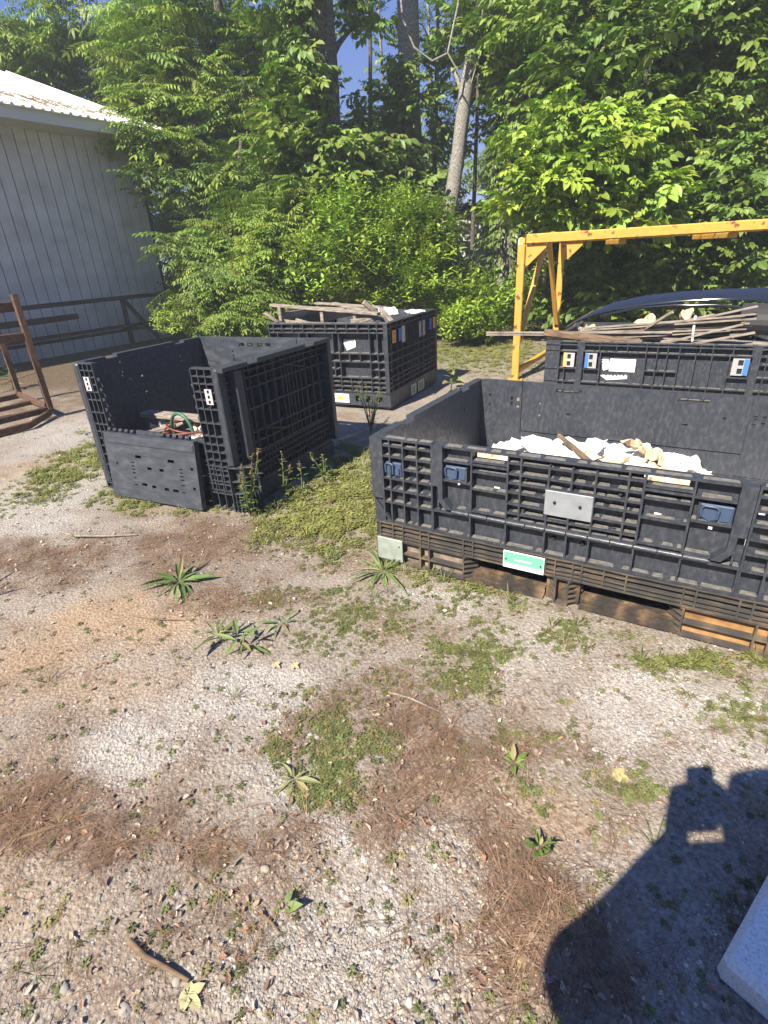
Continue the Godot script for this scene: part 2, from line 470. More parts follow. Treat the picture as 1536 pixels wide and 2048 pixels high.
func make_ground() -> void:
	var xs := []
	var zs := []
	var x := -1.0
	# grid lines: 2.5 cm near the camera, wider and wider towards the horizon
	var lines := func(lo: float, hi: float, fine: float) -> Array:
		var a := []
		var t := lo
		while t <= hi:
			a.append(t)
			t += fine
		var st := fine
		var q: float = a[-1]
		while q < 400.0:
			st *= 1.22
			q += st
			a.append(q)
		st = fine
		q = lo
		while q > -400.0:
			st *= 1.22
			q -= st
			a.push_front(q)
		return a
	xs = lines.call(-3.4, 3.0, 0.028)
	zs = lines.call(-6.2, 0.4, 0.028)
	var nx := xs.size()
	var nz := zs.size()
	var v := PackedVector3Array()
	var c := PackedColorArray()
	var base := Vector3(0.315, 0.272, 0.232)
	for j in nz:
		for i in nx:
			var px: float = xs[i]
			var pz: float = zs[j]
			v.append(Vector3(px, ground_height(px, pz), pz))
			var mix_ := fn.get_noise_2d(px * 130.0 + 40.0, pz * 130.0) + 0.6 * fn2.get_noise_2d(px * 420.0, pz * 420.0)
			var k := base * (1.0 + 0.14 * fn.get_noise_2d(px * 90.0, pz * 90.0))
			k = k.lerp(Vector3(0.22, 0.155, 0.11), clampf(mix_ * 1.1 + 0.12, 0.0, 0.75))
			if px > -12 and px < 8 and pz > -16 and pz < 3:
				var s := soil(px, pz)
				var g := fn2.get_noise_2d(px * 480.0, pz * 480.0)
				k = k.lerp(Vector3(0.38, 0.265, 0.165), s.D * 0.8)
				k = k.lerp(Vector3(0.43, 0.41, 0.39), s.W * 0.75)
				k = k.lerp(Vector3(0.14, 0.092, 0.058), clampf(s.N * (0.75 + 1.1 * g), 0, 1) * 0.88)
				k = k.lerp(Vector3(0.17, 0.15, 0.075), clampf(s.G * (0.7 + 0.6 * g), 0, 1) * 0.35)
				k = k.lerp(Vector3(0.25, 0.24, 0.085), clampf(s.Y * (0.8 + 0.5 * g), 0, 1) * 0.6)
			# leaf mould under the trees
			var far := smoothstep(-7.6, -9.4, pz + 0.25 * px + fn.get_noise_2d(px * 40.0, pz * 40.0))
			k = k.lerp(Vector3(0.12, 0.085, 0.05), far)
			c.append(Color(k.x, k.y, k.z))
	var nn := PackedVector3Array()
	nn.resize(v.size())
	for j in nz:
		for i in nx:
			var a := v[j * nx + mini(i + 1, nx - 1)] - v[j * nx + maxi(i - 1, 0)]
			var b := v[mini(j + 1, nz - 1) * nx + i] - v[maxi(j - 1, 0) * nx + i]
			nn[j * nx + i] = b.cross(a).normalized()
	var ix := PackedInt32Array()
	for j in nz - 1:
		for i in nx - 1:
			var a := j * nx + i
			ix.append_array(PackedInt32Array([a, a + 1, a + nx + 1, a, a + nx + 1, a + nx]))
	var arr := []
	arr.resize(Mesh.ARRAY_MAX)
	arr[Mesh.ARRAY_VERTEX] = v
	arr[Mesh.ARRAY_NORMAL] = nn
	arr[Mesh.ARRAY_COLOR] = c
	arr[Mesh.ARRAY_INDEX] = ix
	var m := ArrayMesh.new()
	m.add_surface_from_arrays(Mesh.PRIMITIVE_TRIANGLES, arr)
	var o := part(self, "ground", m, M.soil)
	o.set_meta("kind", "structure")


func rock_mesh(sd: int) -> ArrayMesh:
	var r := RandomNumberGenerator.new()
	r.seed = sd
	var b := MB.new()
	# a rounded, dented stone of 48 faces
	var rows := 5
	var seg := 8
	var pts := []
	var f := FastNoiseLite.new()
	f.seed = sd
	f.frequency = 0.9
	for i in rows:
		var row := []
		var la := PI * i / (rows - 1) - PI / 2
		for k in seg:
			var lo := TAU * k / seg
			var d := Vector3(cos(la) * cos(lo), sin(la), cos(la) * sin(lo))
			var q := d * (1.0 + 0.95 * f.get_noise_3dv(d * 1.3))
			row.append(Vector3(q.x, q.y * 0.62, q.z * 0.8) * 0.5)
		pts.append(row)
	for i in rows - 1:
		for k in seg:
			var j := (k + 1) % seg
			var n := func(p: Vector3) -> Vector3: return Vector3(p.x, p.y * 2.0, p.z * 1.4).normalized()
			b.smooth(pts[i][k], pts[i + 1][k], pts[i + 1][j], n.call(pts[i][k]), n.call(pts[i + 1][k]), n.call(pts[i + 1][j]))
			b.smooth(pts[i][k], pts[i + 1][j], pts[i][j], n.call(pts[i][k]), n.call(pts[i + 1][j]), n.call(pts[i][j]))
	return b.mesh()


func scatter_spot(x0: float, x1: float, z0: float, z1: float) -> Vector2:
	# nearer places get more
	var t := pow(rng.randf(), 1.9)
	var z := lerpf(z1, z0, t)
	return Vector2(clampf(lerpf(-0.5 + 0.78 * z, 0.45 - 0.78 * z, rng.randf()), x0, x1), z)


func blocked(x: float, z: float) -> bool:
	# inside the footprint of a bin
	for b in BINS:
		var t: float = deg_to_rad(b[2])
		var d := Vector2(x - b[0], z - b[1])
		var u := d.dot(Vector2(cos(t), -sin(t)))
		var w := -d.dot(Vector2(sin(t), cos(t)))
		if u > 0.02 and u < b[3] - 0.02 and w > 0.02 and w < b[4] - 0.02:
			return true
	return false


var BINS := [[-0.047, -2.27, -31.95, 1.736, 1.253], [-1.862, -3.431, -26.88, 1.183, 1.11], [-1.032, -5.601, -26.67, 1.29, 1.274], [1.40, -4.54, -31.2, 1.736, 1.253]]


func make_gravel() -> void:
	for kind in 3:
		var xs := []
		var cs := []
		var want: int = [60000, 6000, 700][kind]
		var tries := 0
		while xs.size() < want and tries < want * 8:
			tries += 1
			var p := scatter_spot(-5.4, 4.6, -8.5, -0.25)
			if blocked(p.x, p.y):
				continue
			var s := soil(p.x, p.y)
			var keep: float = clampf(0.16 + s.W * 0.9 - s.N * 0.14 - s.D * 0.12 - s.G * 0.05, 0.02, 1.0)
			if kind == 2: keep = clampf(0.25 + s.W * 0.7 + (0.5 if p.y > -1.3 else 0.0), 0, 1)
			if rng.randf() > keep:
				continue
			var d: float = [rng.randf_range(0.003, 0.009), rng.randf_range(0.008, 0.017), rng.randf_range(0.016, 0.034)][kind]
			if kind == 2 and rng.randf() < 0.7: d *= 0.7
			var b := Basis.from_euler(Vector3(rng.randf_range(-0.4, 0.4), rng.randf() * TAU, rng.randf_range(-0.4, 0.4))) * Basis.from_scale(Vector3(d, d * rng.randf_range(0.7, 1.1), d * rng.randf_range(0.8, 1.2)))
			xs.append(Transform3D(b, Vector3(p.x, ground_height(p.x, p.y) + d * rng.randf_range(-0.22, 0.02), p.y)))
			var l: float = rng.randf_range(0.25, 0.37) + 0.06 * s.W
			var r := rng.randf()
			if r < 0.03 + s.W * 0.13: l = rng.randf_range(0.46, 0.72)
			elif r > 0.93: l = rng.randf_range(0.13, 0.2)
			var warm: float = rng.randf_range(0.08, 0.34) + s.D * 0.14 + s.N * 0.3
			cs.append(Color(l * (1.0 + warm * 0.4), l * (1.0 - warm * 0.12), l * (1.0 - warm * 0.7)))
		var o := many(self, "gravel", rock_mesh(40 + kind), M.stone, xs, cs)
		tag(o, ["fine grey crushed gravel scattered across the yard", "small grey and white gravel stones strewn over the yard", "larger loose stones lying among the gravel in the foreground"][kind], "gravel")


func make_litter() -> void:
	# fallen pine needles: long, thin, red-brown, in pairs
	var b := MB.new()
	for k in 2:
		var a := 0.10 * (k * 2 - 1)
		var d := Vector3(cos(a), 0, sin(a))
		var s := Vector3(-sin(a), 0, cos(a))
		var last := Vector3.ZERO
		for i in 4:
			var t := (i + 1) / 4.0
			var p := d * t + s * 0.07 * t * t + Vector3.UP * 0.05 * sin(t * PI)
			b.quad(last - s * 0.0055, last + s * 0.0055, p + s * 0.0055 * (1.0 - t * 0.6), p - s * 0.0055 * (1.0 - t * 0.6))
			last = p
	var xs := []
	var cs := []
	var tries := 0
	while xs.size() < 12500 and tries < 260000:
		tries += 1
		var p := scatter_spot(-5.2, 4.4, -8.5, -0.25)
		if blocked(p.x, p.y):
			continue
		var s := soil(p.x, p.y)
		if rng.randf() > clampf(0.03 + s.N * s.N * 0.9, 0, 1):
			continue
		var ln := rng.randf_range(0.04, 0.105)
		var bs := Basis.from_euler(Vector3(rng.randf_range(-0.15, 0.15), rng.randf() * TAU, rng.randf_range(-0.12, 0.12))).scaled(Vector3.ONE * ln)
		xs.append(Transform3D(bs, Vector3(p.x, ground_height(p.x, p.y) + rng.randf_range(0.001, 0.010), p.y)))
		var k := rng.randf_range(0.6, 1.9)
		var c := Color(0.15, 0.088, 0.054)
		if rng.randf() < 0.12: c = Color(0.24, 0.16, 0.10)
		cs.append(Color(c.r * k, c.g * k, c.b * k))
	tag(many(self, "pine_needles", b.mesh(), M.litter, xs, cs), "red-brown fallen pine needles drifted in streaks over the gravel", "needles")
	# dry broken leaves and bark flakes
	var f := MB.new()
	f.leaf(Vector3(-0.5, 0, 0), Vector3.RIGHT, Vector3.UP, 1.0, 0.55, 0.5, -0.2)
	xs = []
	cs = []
	tries = 0
	while xs.size() < 3200 and tries < 60000:
		tries += 1
		var p := scatter_spot(-5.2, 4.4, -8.5, -0.3)
		if blocked(p.x, p.y):
			continue
		var s := soil(p.x, p.y)
		if rng.randf() > clampf(0.10 + s.N * 0.7 + s.Y * 0.2, 0, 1):
			continue
		var ln := rng.randf_range(0.008, 0.024)
		xs.append(Transform3D(Basis.from_euler(Vector3(rng.randf_range(-0.5, 0.5), rng.randf() * TAU, rng.randf_range(-0.5, 0.5))).scaled(Vector3.ONE * ln), Vector3(p.x, ground_height(p.x, p.y) + 0.006, p.y)))
		var k := rng.randf_range(0.5, 1.4)
		var c: Color = [Color(0.22, 0.12, 0.07), Color(0.30, 0.22, 0.16), Color(0.15, 0.09, 0.06), Color(0.38, 0.30, 0.24)][rng.randi() % 4]
		cs.append(Color(c.r * k, c.g * k, c.b * k))
	tag(many(self, "dry_leaves", f.mesh(), M.litter, xs, cs), "small dry brown leaf and bark flakes scattered on the ground", "leaf litter")


func make_ground_weeds() -> void:
	# low creeping weeds: a sprig of eight small leaves
	var b := MB.new()
	for k in 9:
		var a := k * 2.4
		var h := 0.15 + 0.08 * k
		var d := Vector3(cos(a), 0.25, sin(a))
		b.leaf(Vector3(0, h * 0.5, 0) + d * 0.12, d, Vector3.UP, 0.42, 0.26, 0.2, 0.3)
	b.tube([Vector3.ZERO, Vector3(0.02, 0.3, 0.02), Vector3(0, 0.5, 0.03)], [0.02, 0.015, 0.01], 3)
	var g := MB.new()
	for k in 7:
		var a := k * 2.4
		var d := Vector3(cos(a) * 0.5, 1.0, sin(a) * 0.5)
		g.leaf(Vector3(cos(a), 0, sin(a)) * 0.05, d, Vector3(cos(a), 0, sin(a)) * -1.0 + Vector3.UP * 0.3, 0.7 + 0.05 * k, 0.05, 0.1, 0.3)
	for kind in 2:
		var xs := []
		var cs := []
		var tries := 0
		var want: int = [19000, 3000][kind]
		while xs.size() < want and tries < want * 14:
			tries += 1
			var p := scatter_spot(-5.2, 4.4, -9.0, -0.35)
			if blocked(p.x, p.y):
				continue
			var s := soil(p.x, p.y)
			var keep: float = (0.012 + s.G * s.G * 0.8 + s.Y * 0.8) if kind == 0 else (0.0015 + s.Y * 0.5 + s.G * 0.012)
			if rng.randf() > keep * (0.2 + 1.5 * smoothstep(-0.25, 0.35, fn2.get_noise_2d(p.x * 520.0, p.y * 520.0))):
				continue
			var h := rng.randf_range(0.011, 0.026) if kind == 0 else rng.randf_range(0.03, 0.09)
			if kind == 0: h *= 1.0 + 1.4 * s.Y
			xs.append(Transform3D(Basis.from_euler(Vector3(rng.randf_range(-0.35, 0.35), rng.randf() * TAU, rng.randf_range(-0.35, 0.35))).scaled(Vector3.ONE * h), Vector3(p.x, ground_height(p.x, p.y) - 0.002, p.y)))
			var k := rng.randf_range(0.65, 1.3)
			var c := Color(0.145, 0.165, 0.055).lerp(Color(0.27, 0.28, 0.08), s.Y * 0.8)
			if rng.randf() < 0.25: c = Color(0.22, 0.19, 0.08)
			cs.append(Color(c.r * k, c.g * k, c.b * k))
		tag(many(self, ["ground_weeds", "grass"][kind], (b if kind == 0 else g).mesh(), M.weed_leaf, xs, cs), ["low green creeping weeds growing in patches on the gravel", "short yellow-green grass between the bins and along their edges"][kind], ["weeds", "grass"][kind])


# ---- the collapsible bins: local x runs along the front, z comes out of the front face
const WT := 0.042      # depth of a ribbed wall
var dust: MB = null    # collects the grit lying on the level ribs of sunlit walls
var dust_rng := RandomNumberGenerator.new()


func face(side: String, L: float, W: float) -> Transform3D:
	match side:
		"front": return Transform3D(Basis(Vector3.RIGHT, Vector3.UP, Vector3.BACK), Vector3.ZERO)
		"back": return Transform3D(Basis(Vector3.LEFT, Vector3.UP, Vector3.FORWARD), Vector3(L, 0, -W))
		"right": return Transform3D(Basis(Vector3.FORWARD, Vector3.UP, Vector3.RIGHT), Vector3(L, 0, 0))
	return Transform3D(Basis(Vector3.BACK, Vector3.UP, Vector3.LEFT), Vector3(0, 0, -W))


func skin(b: MB, u0: float, v0: float, u1: float, v1: float, w0: float, w1: float, holes: Array) -> void:
	# a sheet with rectangular holes [u0, v0, u1, v1]
	var us := [u0, u1]
	var vs := [v0, v1]
	for h in holes:
		us.append_array([h[0], h[2]])
		vs.append_array([h[1], h[3]])
	us.sort()
	vs.sort()
	var solid := func(i: int, j: int) -> bool:
		if i < 0 or j < 0 or i >= us.size() - 1 or j >= vs.size() - 1:
			return false
		var cu: float = (us[i] + us[i + 1]) / 2
		var cv: float = (vs[j] + vs[j + 1]) / 2
		if cu < u0 or cu > u1 or cv < v0 or cv > v1:
			return false
		for h in holes:
			if cu > h[0] and cu < h[2] and cv > h[1] and cv < h[3]:
				return false
		return true
	for i in us.size() - 1:
		for j in vs.size() - 1:
			var a: float = us[i]
			var d: float = us[i + 1]
			var e: float = vs[j]
			var f: float = vs[j + 1]
			if d - a < 1e-5 or f - e < 1e-5 or not solid.call(i, j):
				continue
			b.quad(Vector3(a, e, w1), Vector3(d, e, w1), Vector3(d, f, w1), Vector3(a, f, w1))
			b.quad(Vector3(d, e, w0), Vector3(a, e, w0), Vector3(a, f, w0), Vector3(d, f, w0))
			if not solid.call(i - 1, j): b.quad(Vector3(a, e, w0), Vector3(a, e, w1), Vector3(a, f, w1), Vector3(a, f, w0))
			if not solid.call(i + 1, j): b.quad(Vector3(d, e, w1), Vector3(d, e, w0), Vector3(d, f, w0), Vector3(d, f, w1))
			if not solid.call(i, j - 1): b.quad(Vector3(a, e, w0), Vector3(d, e, w0), Vector3(d, e, w1), Vector3(a, e, w1))
			if not solid.call(i, j + 1): b.quad(Vector3(a, f, w1), Vector3(d, f, w1), Vector3(d, f, w0), Vector3(a, f, w0))


func ribs(b: MB, vert: Array, hori: Array, depth := WT, t := 0.007) -> void:
	# vertical ribs [u, v0, v1], level ribs [v, u0, u1]; the vertical ones stand 2 mm proud so that no faces coincide
	for r in vert:
		b.box(r[0] - t / 2, r[1], -depth + 0.004, r[0] + t / 2, r[2], -0.001)
	for r in hori:
		b.box(r[1], r[0] - t / 2 - 0.0007, -depth + 0.0035, r[2], r[0] + t / 2 + 0.0007, -0.0035)
		if dust:
			# grit in uneven runs along the ledge
			dust.xf = b.xf
			var top: float = r[0] + t / 2 + 0.0009
			var u: float = r[1] + dust_rng.randf_range(0.002, 0.03)
			while u < r[2] - 0.012:
				var e := minf(u + dust_rng.randf_range(0.03, 0.16), r[2] - 0.004)
				var back := -depth + dust_rng.randf_range(0.004, 0.010)
				var fr := -dust_rng.randf_range(0.005, 0.014)
				dust.quad(Vector3(u, top, fr), Vector3(e, top, fr - 0.002), Vector3(e - 0.004, top + 0.0022, back), Vector3(u + 0.003, top + 0.0026, back))
				dust.quad(Vector3(u, top - 0.0005, fr), Vector3(e, top - 0.0005, fr - 0.002), Vector3(e, top, fr - 0.002), Vector3(u, top, fr))
				u = e + dust_rng.randf_range(0.004, 0.03)


func grid_ribs(b: MB, us: Array, vs: Array, depth := WT, t := 0.007) -> void:
	var vert := []
	var hori := []
	for u in us: vert.append([u, vs[0] + 0.001, vs[-1] - 0.001])
	for v in vs: hori.append([v, us[0], us[-1]])
	ribs(b, vert, hori, depth, t)


func steps(a: float, b: float, n: int) -> Array:
	var o := []
	for i in n + 1:
		o.append(lerpf(a, b, float(i) / n))
	return o


func latch(parent: Node, xf: Transform3D, u: float, v: float, w: float, h: float, m: Material, style: int) -> void:
	# style 0: a folding plastic catch with a ring handle; style 1: a flat plate with round holes
	var b := MB.new()
	b.xf = xf
	if style == 0:
		b.xf = xf * Transform3D(Basis(), Vector3(u, v, -0.020))
		b.bevel(-0.006, -0.004, -0.018, w + 0.006, h, 0.004, 0.004)
		b.prism(PackedVector2Array([Vector2(w * 0.04, h * 0.28), Vector2(w * 0.30, h * 0.04), Vector2(w * 0.52, h * 0.16), Vector2(w * 0.58, h * 0.86), Vector2(w * 0.06, h * 0.9)]), 0.0045, 0.012)
		b.box(w * 0.66, h * 0.12, 0.0045, w * 0.96, h * 0.62, 0.011)
		var o := part(parent, "latch", b, m)
		var k := MB.new()
		k.xf = xf * Transform3D(Basis(), Vector3(u, v, -0.004))
		k.tube([Vector3(w * 0.02, h * 0.3, 0), Vector3(0, h * 0.85, 0.002), Vector3(w * 0.1, h * 1.0, 0.003), Vector3(w * 0.48, h * 0.98, 0.003), Vector3(w * 0.58, h * 0.85, 0.002), Vector3(w * 0.55, h * 0.25, 0)], [0.004, 0.0045, 0.0045, 0.0045, 0.0045, 0.004], 6)
		part(o, "handle", k, m)
	else:
		b.xf = xf * Transform3D(Basis(), Vector3(u, v, 0.005))
		var o2 := []
		for i in style:
			var c := h * (i + 0.5) / style
			o2.append([w * 0.34, c - h * 0.32 / style, w * 0.66, c + h * 0.32 / style])
		skin(b, 0, 0, w, h, -0.006, 0.0, o2)
		part(parent, "latch", b, m)
		var k := MB.new()
		k.xf = b.xf
		k.box(w * 0.05, h * 0.02, -0.022, w * 0.95, h * 0.98, -0.0085)
		part(parent, "latch_seat", k, M.black_trim)


func torn_label(parent: Node, xf: Transform3D, u: float, v: float, w: float, h: float, depth: float, sd: int) -> void:
	# a label torn along one edge
	var r := RandomNumberGenerator.new()
	r.seed = sd
	var p := PackedVector2Array([Vector2(0.25 * w, 0), Vector2(w, 0.35 * h), Vector2(w, 0.85 * h)])
	for i in 7:
		p.append(Vector2(w * (0.92 - i * 0.13), h * (1.0 - i * 0.03)))
		p.append(Vector2(w * (0.88 - i * 0.13), h * r.randf_range(0.55, 0.8)))
	p.append(Vector2(0, 0.7 * h))
	var b := MB.new()
	b.xf = xf * Transform3D(Basis(), Vector3(u, v, depth))
	b.prism(p, 0.0, 0.0012)
	part(parent, "torn_label", b, M.torn_label)


func plate(parent: Node, called: String, xf: Transform3D, u0: float, v0: float, u1: float, v1: float, w: float, t: float, m: Material, label := "") -> MeshInstance3D:
	var b := MB.new()
	b.xf = xf
	b.bevel(u0, v0, w - t, u1, v1, w, minf(0.0025, t * 0.4))
	return part(parent, called, b, m, label)


func bolt(parent: Node, xf: Transform3D, u: float, v: float, w: float, r: float, m: Material) -> void:
	var b := MB.new()
	b.xf = xf * Transform3D(Basis(), Vector3(u, v, w))
	b.tube([Vector3.ZERO, Vector3(0, 0, 0.005), Vector3(0, 0, 0.008)], [r, r * 0.95, r * 0.5], 8)
	part(parent, "bolt", b, m)


func long_wall(t: Node3D, side: String, L: float, W: float, H: float, detail: bool) -> void:
	# the long ribbed wall with its drop door (bins of 1.74 m)
	var xf := face(side, L, W)
	var hb := [[0.484, 0.576, 0.622, 0.598], [1.100, 0.576, 1.240, 0.598]]
	var holes := hb + [[0.56, 0.452, 0.585, 0.462], [1.15, 0.452, 1.175, 0.462], [0.40, 0.50, 0.412, 0.512], [0.40, 0.44, 0.412, 0.452], [1.32, 0.50, 1.332, 0.512], [1.32, 0.43, 1.332, 0.442]]
	var b := MB.new()
	b.xf = xf
	# posts at both ends of the wall
	for k in [0, 1]:
		var m := func(x: float) -> float: return x if k == 0 else L - x
		var lo := func(a: float, d: float) -> Array: return [minf(m.call(a), m.call(d)), maxf(m.call(a), m.call(d))]
		var hol := []
		for q in [[0.235, 0.48, 0.25, 0.50], [0.235, 0.515, 0.25, 0.535], [0.10, 0.47, 0.112, 0.482], [0.10, 0.53, 0.112, 0.542], [0.27, 0.47, 0.288, 0.49], [0.27, 0.51, 0.288, 0.53]]:
			var e: Array = lo.call(q[0], q[2])
			hol.append([e[0], q[1], e[1], q[3]])
		var r: Array = lo.call(0.0, 0.300)
		skin(b, r[0], 0.214, r[1], H, -WT - 0.006, -WT + 0.001, hol)
		var e: Array = lo.call(0.0, 0.056)
		b.box(e[0], 0.335, -WT + 0.002, e[1], H - 0.004, -0.0005)
		e = lo.call(0.0, 0.056)
		b.box(e[0], 0.216, -WT + 0.003, e[1], 0.334, -0.016)
		var vr := []
		for u in [0.0595, 0.098, 0.163, 0.231, 0.300]:
			vr.append([m.call(u), 0.218, H - 0.004])
		var hr := []
		for v in [H - 0.006, 0.587, 0.538, 0.487, 0.436, 0.382, 0.319, 0.222]:
			var a := 0.06
			if v == 0.487: a = 0.163
			e = lo.call(a, 0.300)
			hr.append([v, e[0], e[1]])
		ribs(b, vr, hr)
		# slanting ribs below the post
		var q0 := Vector3(m.call(0.008), 0.325, -0.010)
		var q1 := Vector3(m.call(0.088), 0.226, -0.010)
		b.beam(q0, q1, 0.008, 0.018, Vector3.BACK)
	part(t, "wall_post_panel", b, M.black_plastic)
	# lower strip under the hinge
	b = MB.new()
	b.xf = xf
	skin(b, 0.301, 0.214, L - 0.301, 0.328, -WT - 0.006, -WT + 0.001, [])
	var vs := []
	for u in [0.304, 0.475, 0.628, 0.785, 0.868, 0.951, 1.106, 1.258, L - 0.304]: vs.append([u, 0.218, 0.322])
	ribs(b, vs, [[0.222, 0.302, L - 0.302], [0.322, 0.302, L - 0.302]])
	part(t, "lower_strip", b, M.black_plastic)
	# the drop door
	b = MB.new()
	b.xf = xf
	skin(b, 0.304, 0.334, L - 0.304, H, -WT - 0.006, -WT + 0.001, holes)
	for k in [0, 1]:
		var m := func(x: float) -> float: return x if k == 0 else L - x
		var p := PackedVector2Array([Vector2(m.call(0.306), H - 0.004), Vector2(m.call(0.352), H - 0.004), Vector2(m.call(0.352), 0.385), Vector2(m.call(0.392), 0.340), Vector2(m.call(0.362), 0.340), Vector2(m.call(0.330), 0.378), Vector2(m.call(0.330), 0.44), Vector2(m.call(0.306), 0.44)])
		if k == 0: p.reverse()
		b.prism(p, -WT + 0.002, 0.004)
		vs = [[m.call(0.33), 0.336, 0.385], [m.call(0.477), 0.336, H - 0.006], [m.call(0.627), 0.336, H - 0.006], [m.call(0.678), 0.336, H - 0.006], [m.call(0.785), 0.336, 0.60], [m.call(0.455), 0.47, 0.535]]
		var hs := []
		for r in [[H - 0.008, 0.353, 0.868], [0.556, 0.353, 0.477], [0.470, 0.353, 0.477], [0.345, 0.392, 0.477], [0.571, 0.478, 0.627], [0.557, 0.478, 0.627], [0.527, 0.478, 0.627], [0.452, 0.478, 0.627], [0.352, 0.478, 0.627]]:
			hs.append([r[0], minf(m.call(r[1]), m.call(r[2])), maxf(m.call(r[1]), m.call(r[2]))])
		for v in [0.585, 0.541, 0.503, 0.464, 0.415, 0.374, 0.342]:
			hs.append([v, minf(m.call(0.628), m.call(0.868)), maxf(m.call(0.628), m.call(0.868))])
		ribs(b, vs, hs)
	ribs(b, [[0.8685, 0.336, 0.60]], [])
	var door := part(t, "drop_door", b, M.black_plastic)
	# the hinge: ten knuckles in a row
	for i in 12:
		var u := lerpf(0.392, L - 0.392, i / 12.0)
		var u2 := lerpf(0.392, L - 0.392, (i + 1) / 12.0) - 0.004
		b = MB.new()
		b.xf = xf
		b.tube([Vector3(u, 0.331, -0.004), Vector3(u + 0.003, 0.331, -0.004), Vector3(u2 - 0.003, 0.331, -0.004), Vector3(u2, 0.331, -0.004)], [0.007, 0.0105, 0.0105, 0.007], 8)
		part(t, "hinge_knuckle", b, M.black_plastic)
	if detail:
		latch(t, xf, 0.074, 0.446, 0.066, 0.062, M.blue_latch, 0)
		latch(door, xf, 0.362, 0.474, 0.088, 0.058, M.blue_latch, 0)
		latch(door, xf, 1.288, 0.474, 0.088, 0.058, M.blue_latch, 0)
		latch(t, xf, L - 0.14, 0.446, 0.066, 0.062, M.blue_latch, 0)
		var pl := plate(door, "name_plate", xf, 0.777, 0.399, 0.951, 0.501, 0.003, 0.004, M.grey_plate, "plain grey metal plate")
		bolt(pl, xf, 0.815, 0.456, 0.003, 0.006, M.black_trim)
		bolt(pl, xf, 0.908, 0.454, 0.003, 0.006, M.black_trim)
		for q in [[0.695, 0.525], [1.035, 0.52], [0.69, 0.385], [1.03, 0.375], [0.815, 0.285], [0.925, 0.285]]:
			bolt(t, xf, q[0], q[1], -0.024 if q[1] > 0.3 else -WT, 0.010, M.black_plastic)


func end_wall(t: Node3D, side: String, L: float, W: float, v0: float, H: float, cols: int, rows: int, holes: Array, notch := true) -> MeshInstance3D:
	# a short ribbed wall; the middle of its top edge stands a little higher
	var xf := face(side, L, W)
	var U := W if side in ["left", "right"] else L
	var b := MB.new()
	b.xf = xf
	var i0 := WT + 0.008
	skin(b, i0, v0, U - i0, H - 0.024, -WT - 0.006, -WT + 0.001, holes)
	for r in [[i0, U * 0.19, 0.0], [U * 0.19, U * 0.27, -0.016], [U * 0.27, U * 0.73, 0.004], [U * 0.73, U * 0.81, -0.016], [U * 0.81, U - i0, 0.0]]:
		b.box(r[0], H - 0.0235, -WT - 0.006, r[1], H + (r[2] if notch else 0.0), -0.002)
	grid_ribs(b, steps(i0 + 0.004, U - i0 - 0.004, cols), steps(v0 + 0.004, H - 0.028, rows))
	return part(t, "side_wall", b, M.black_plastic)


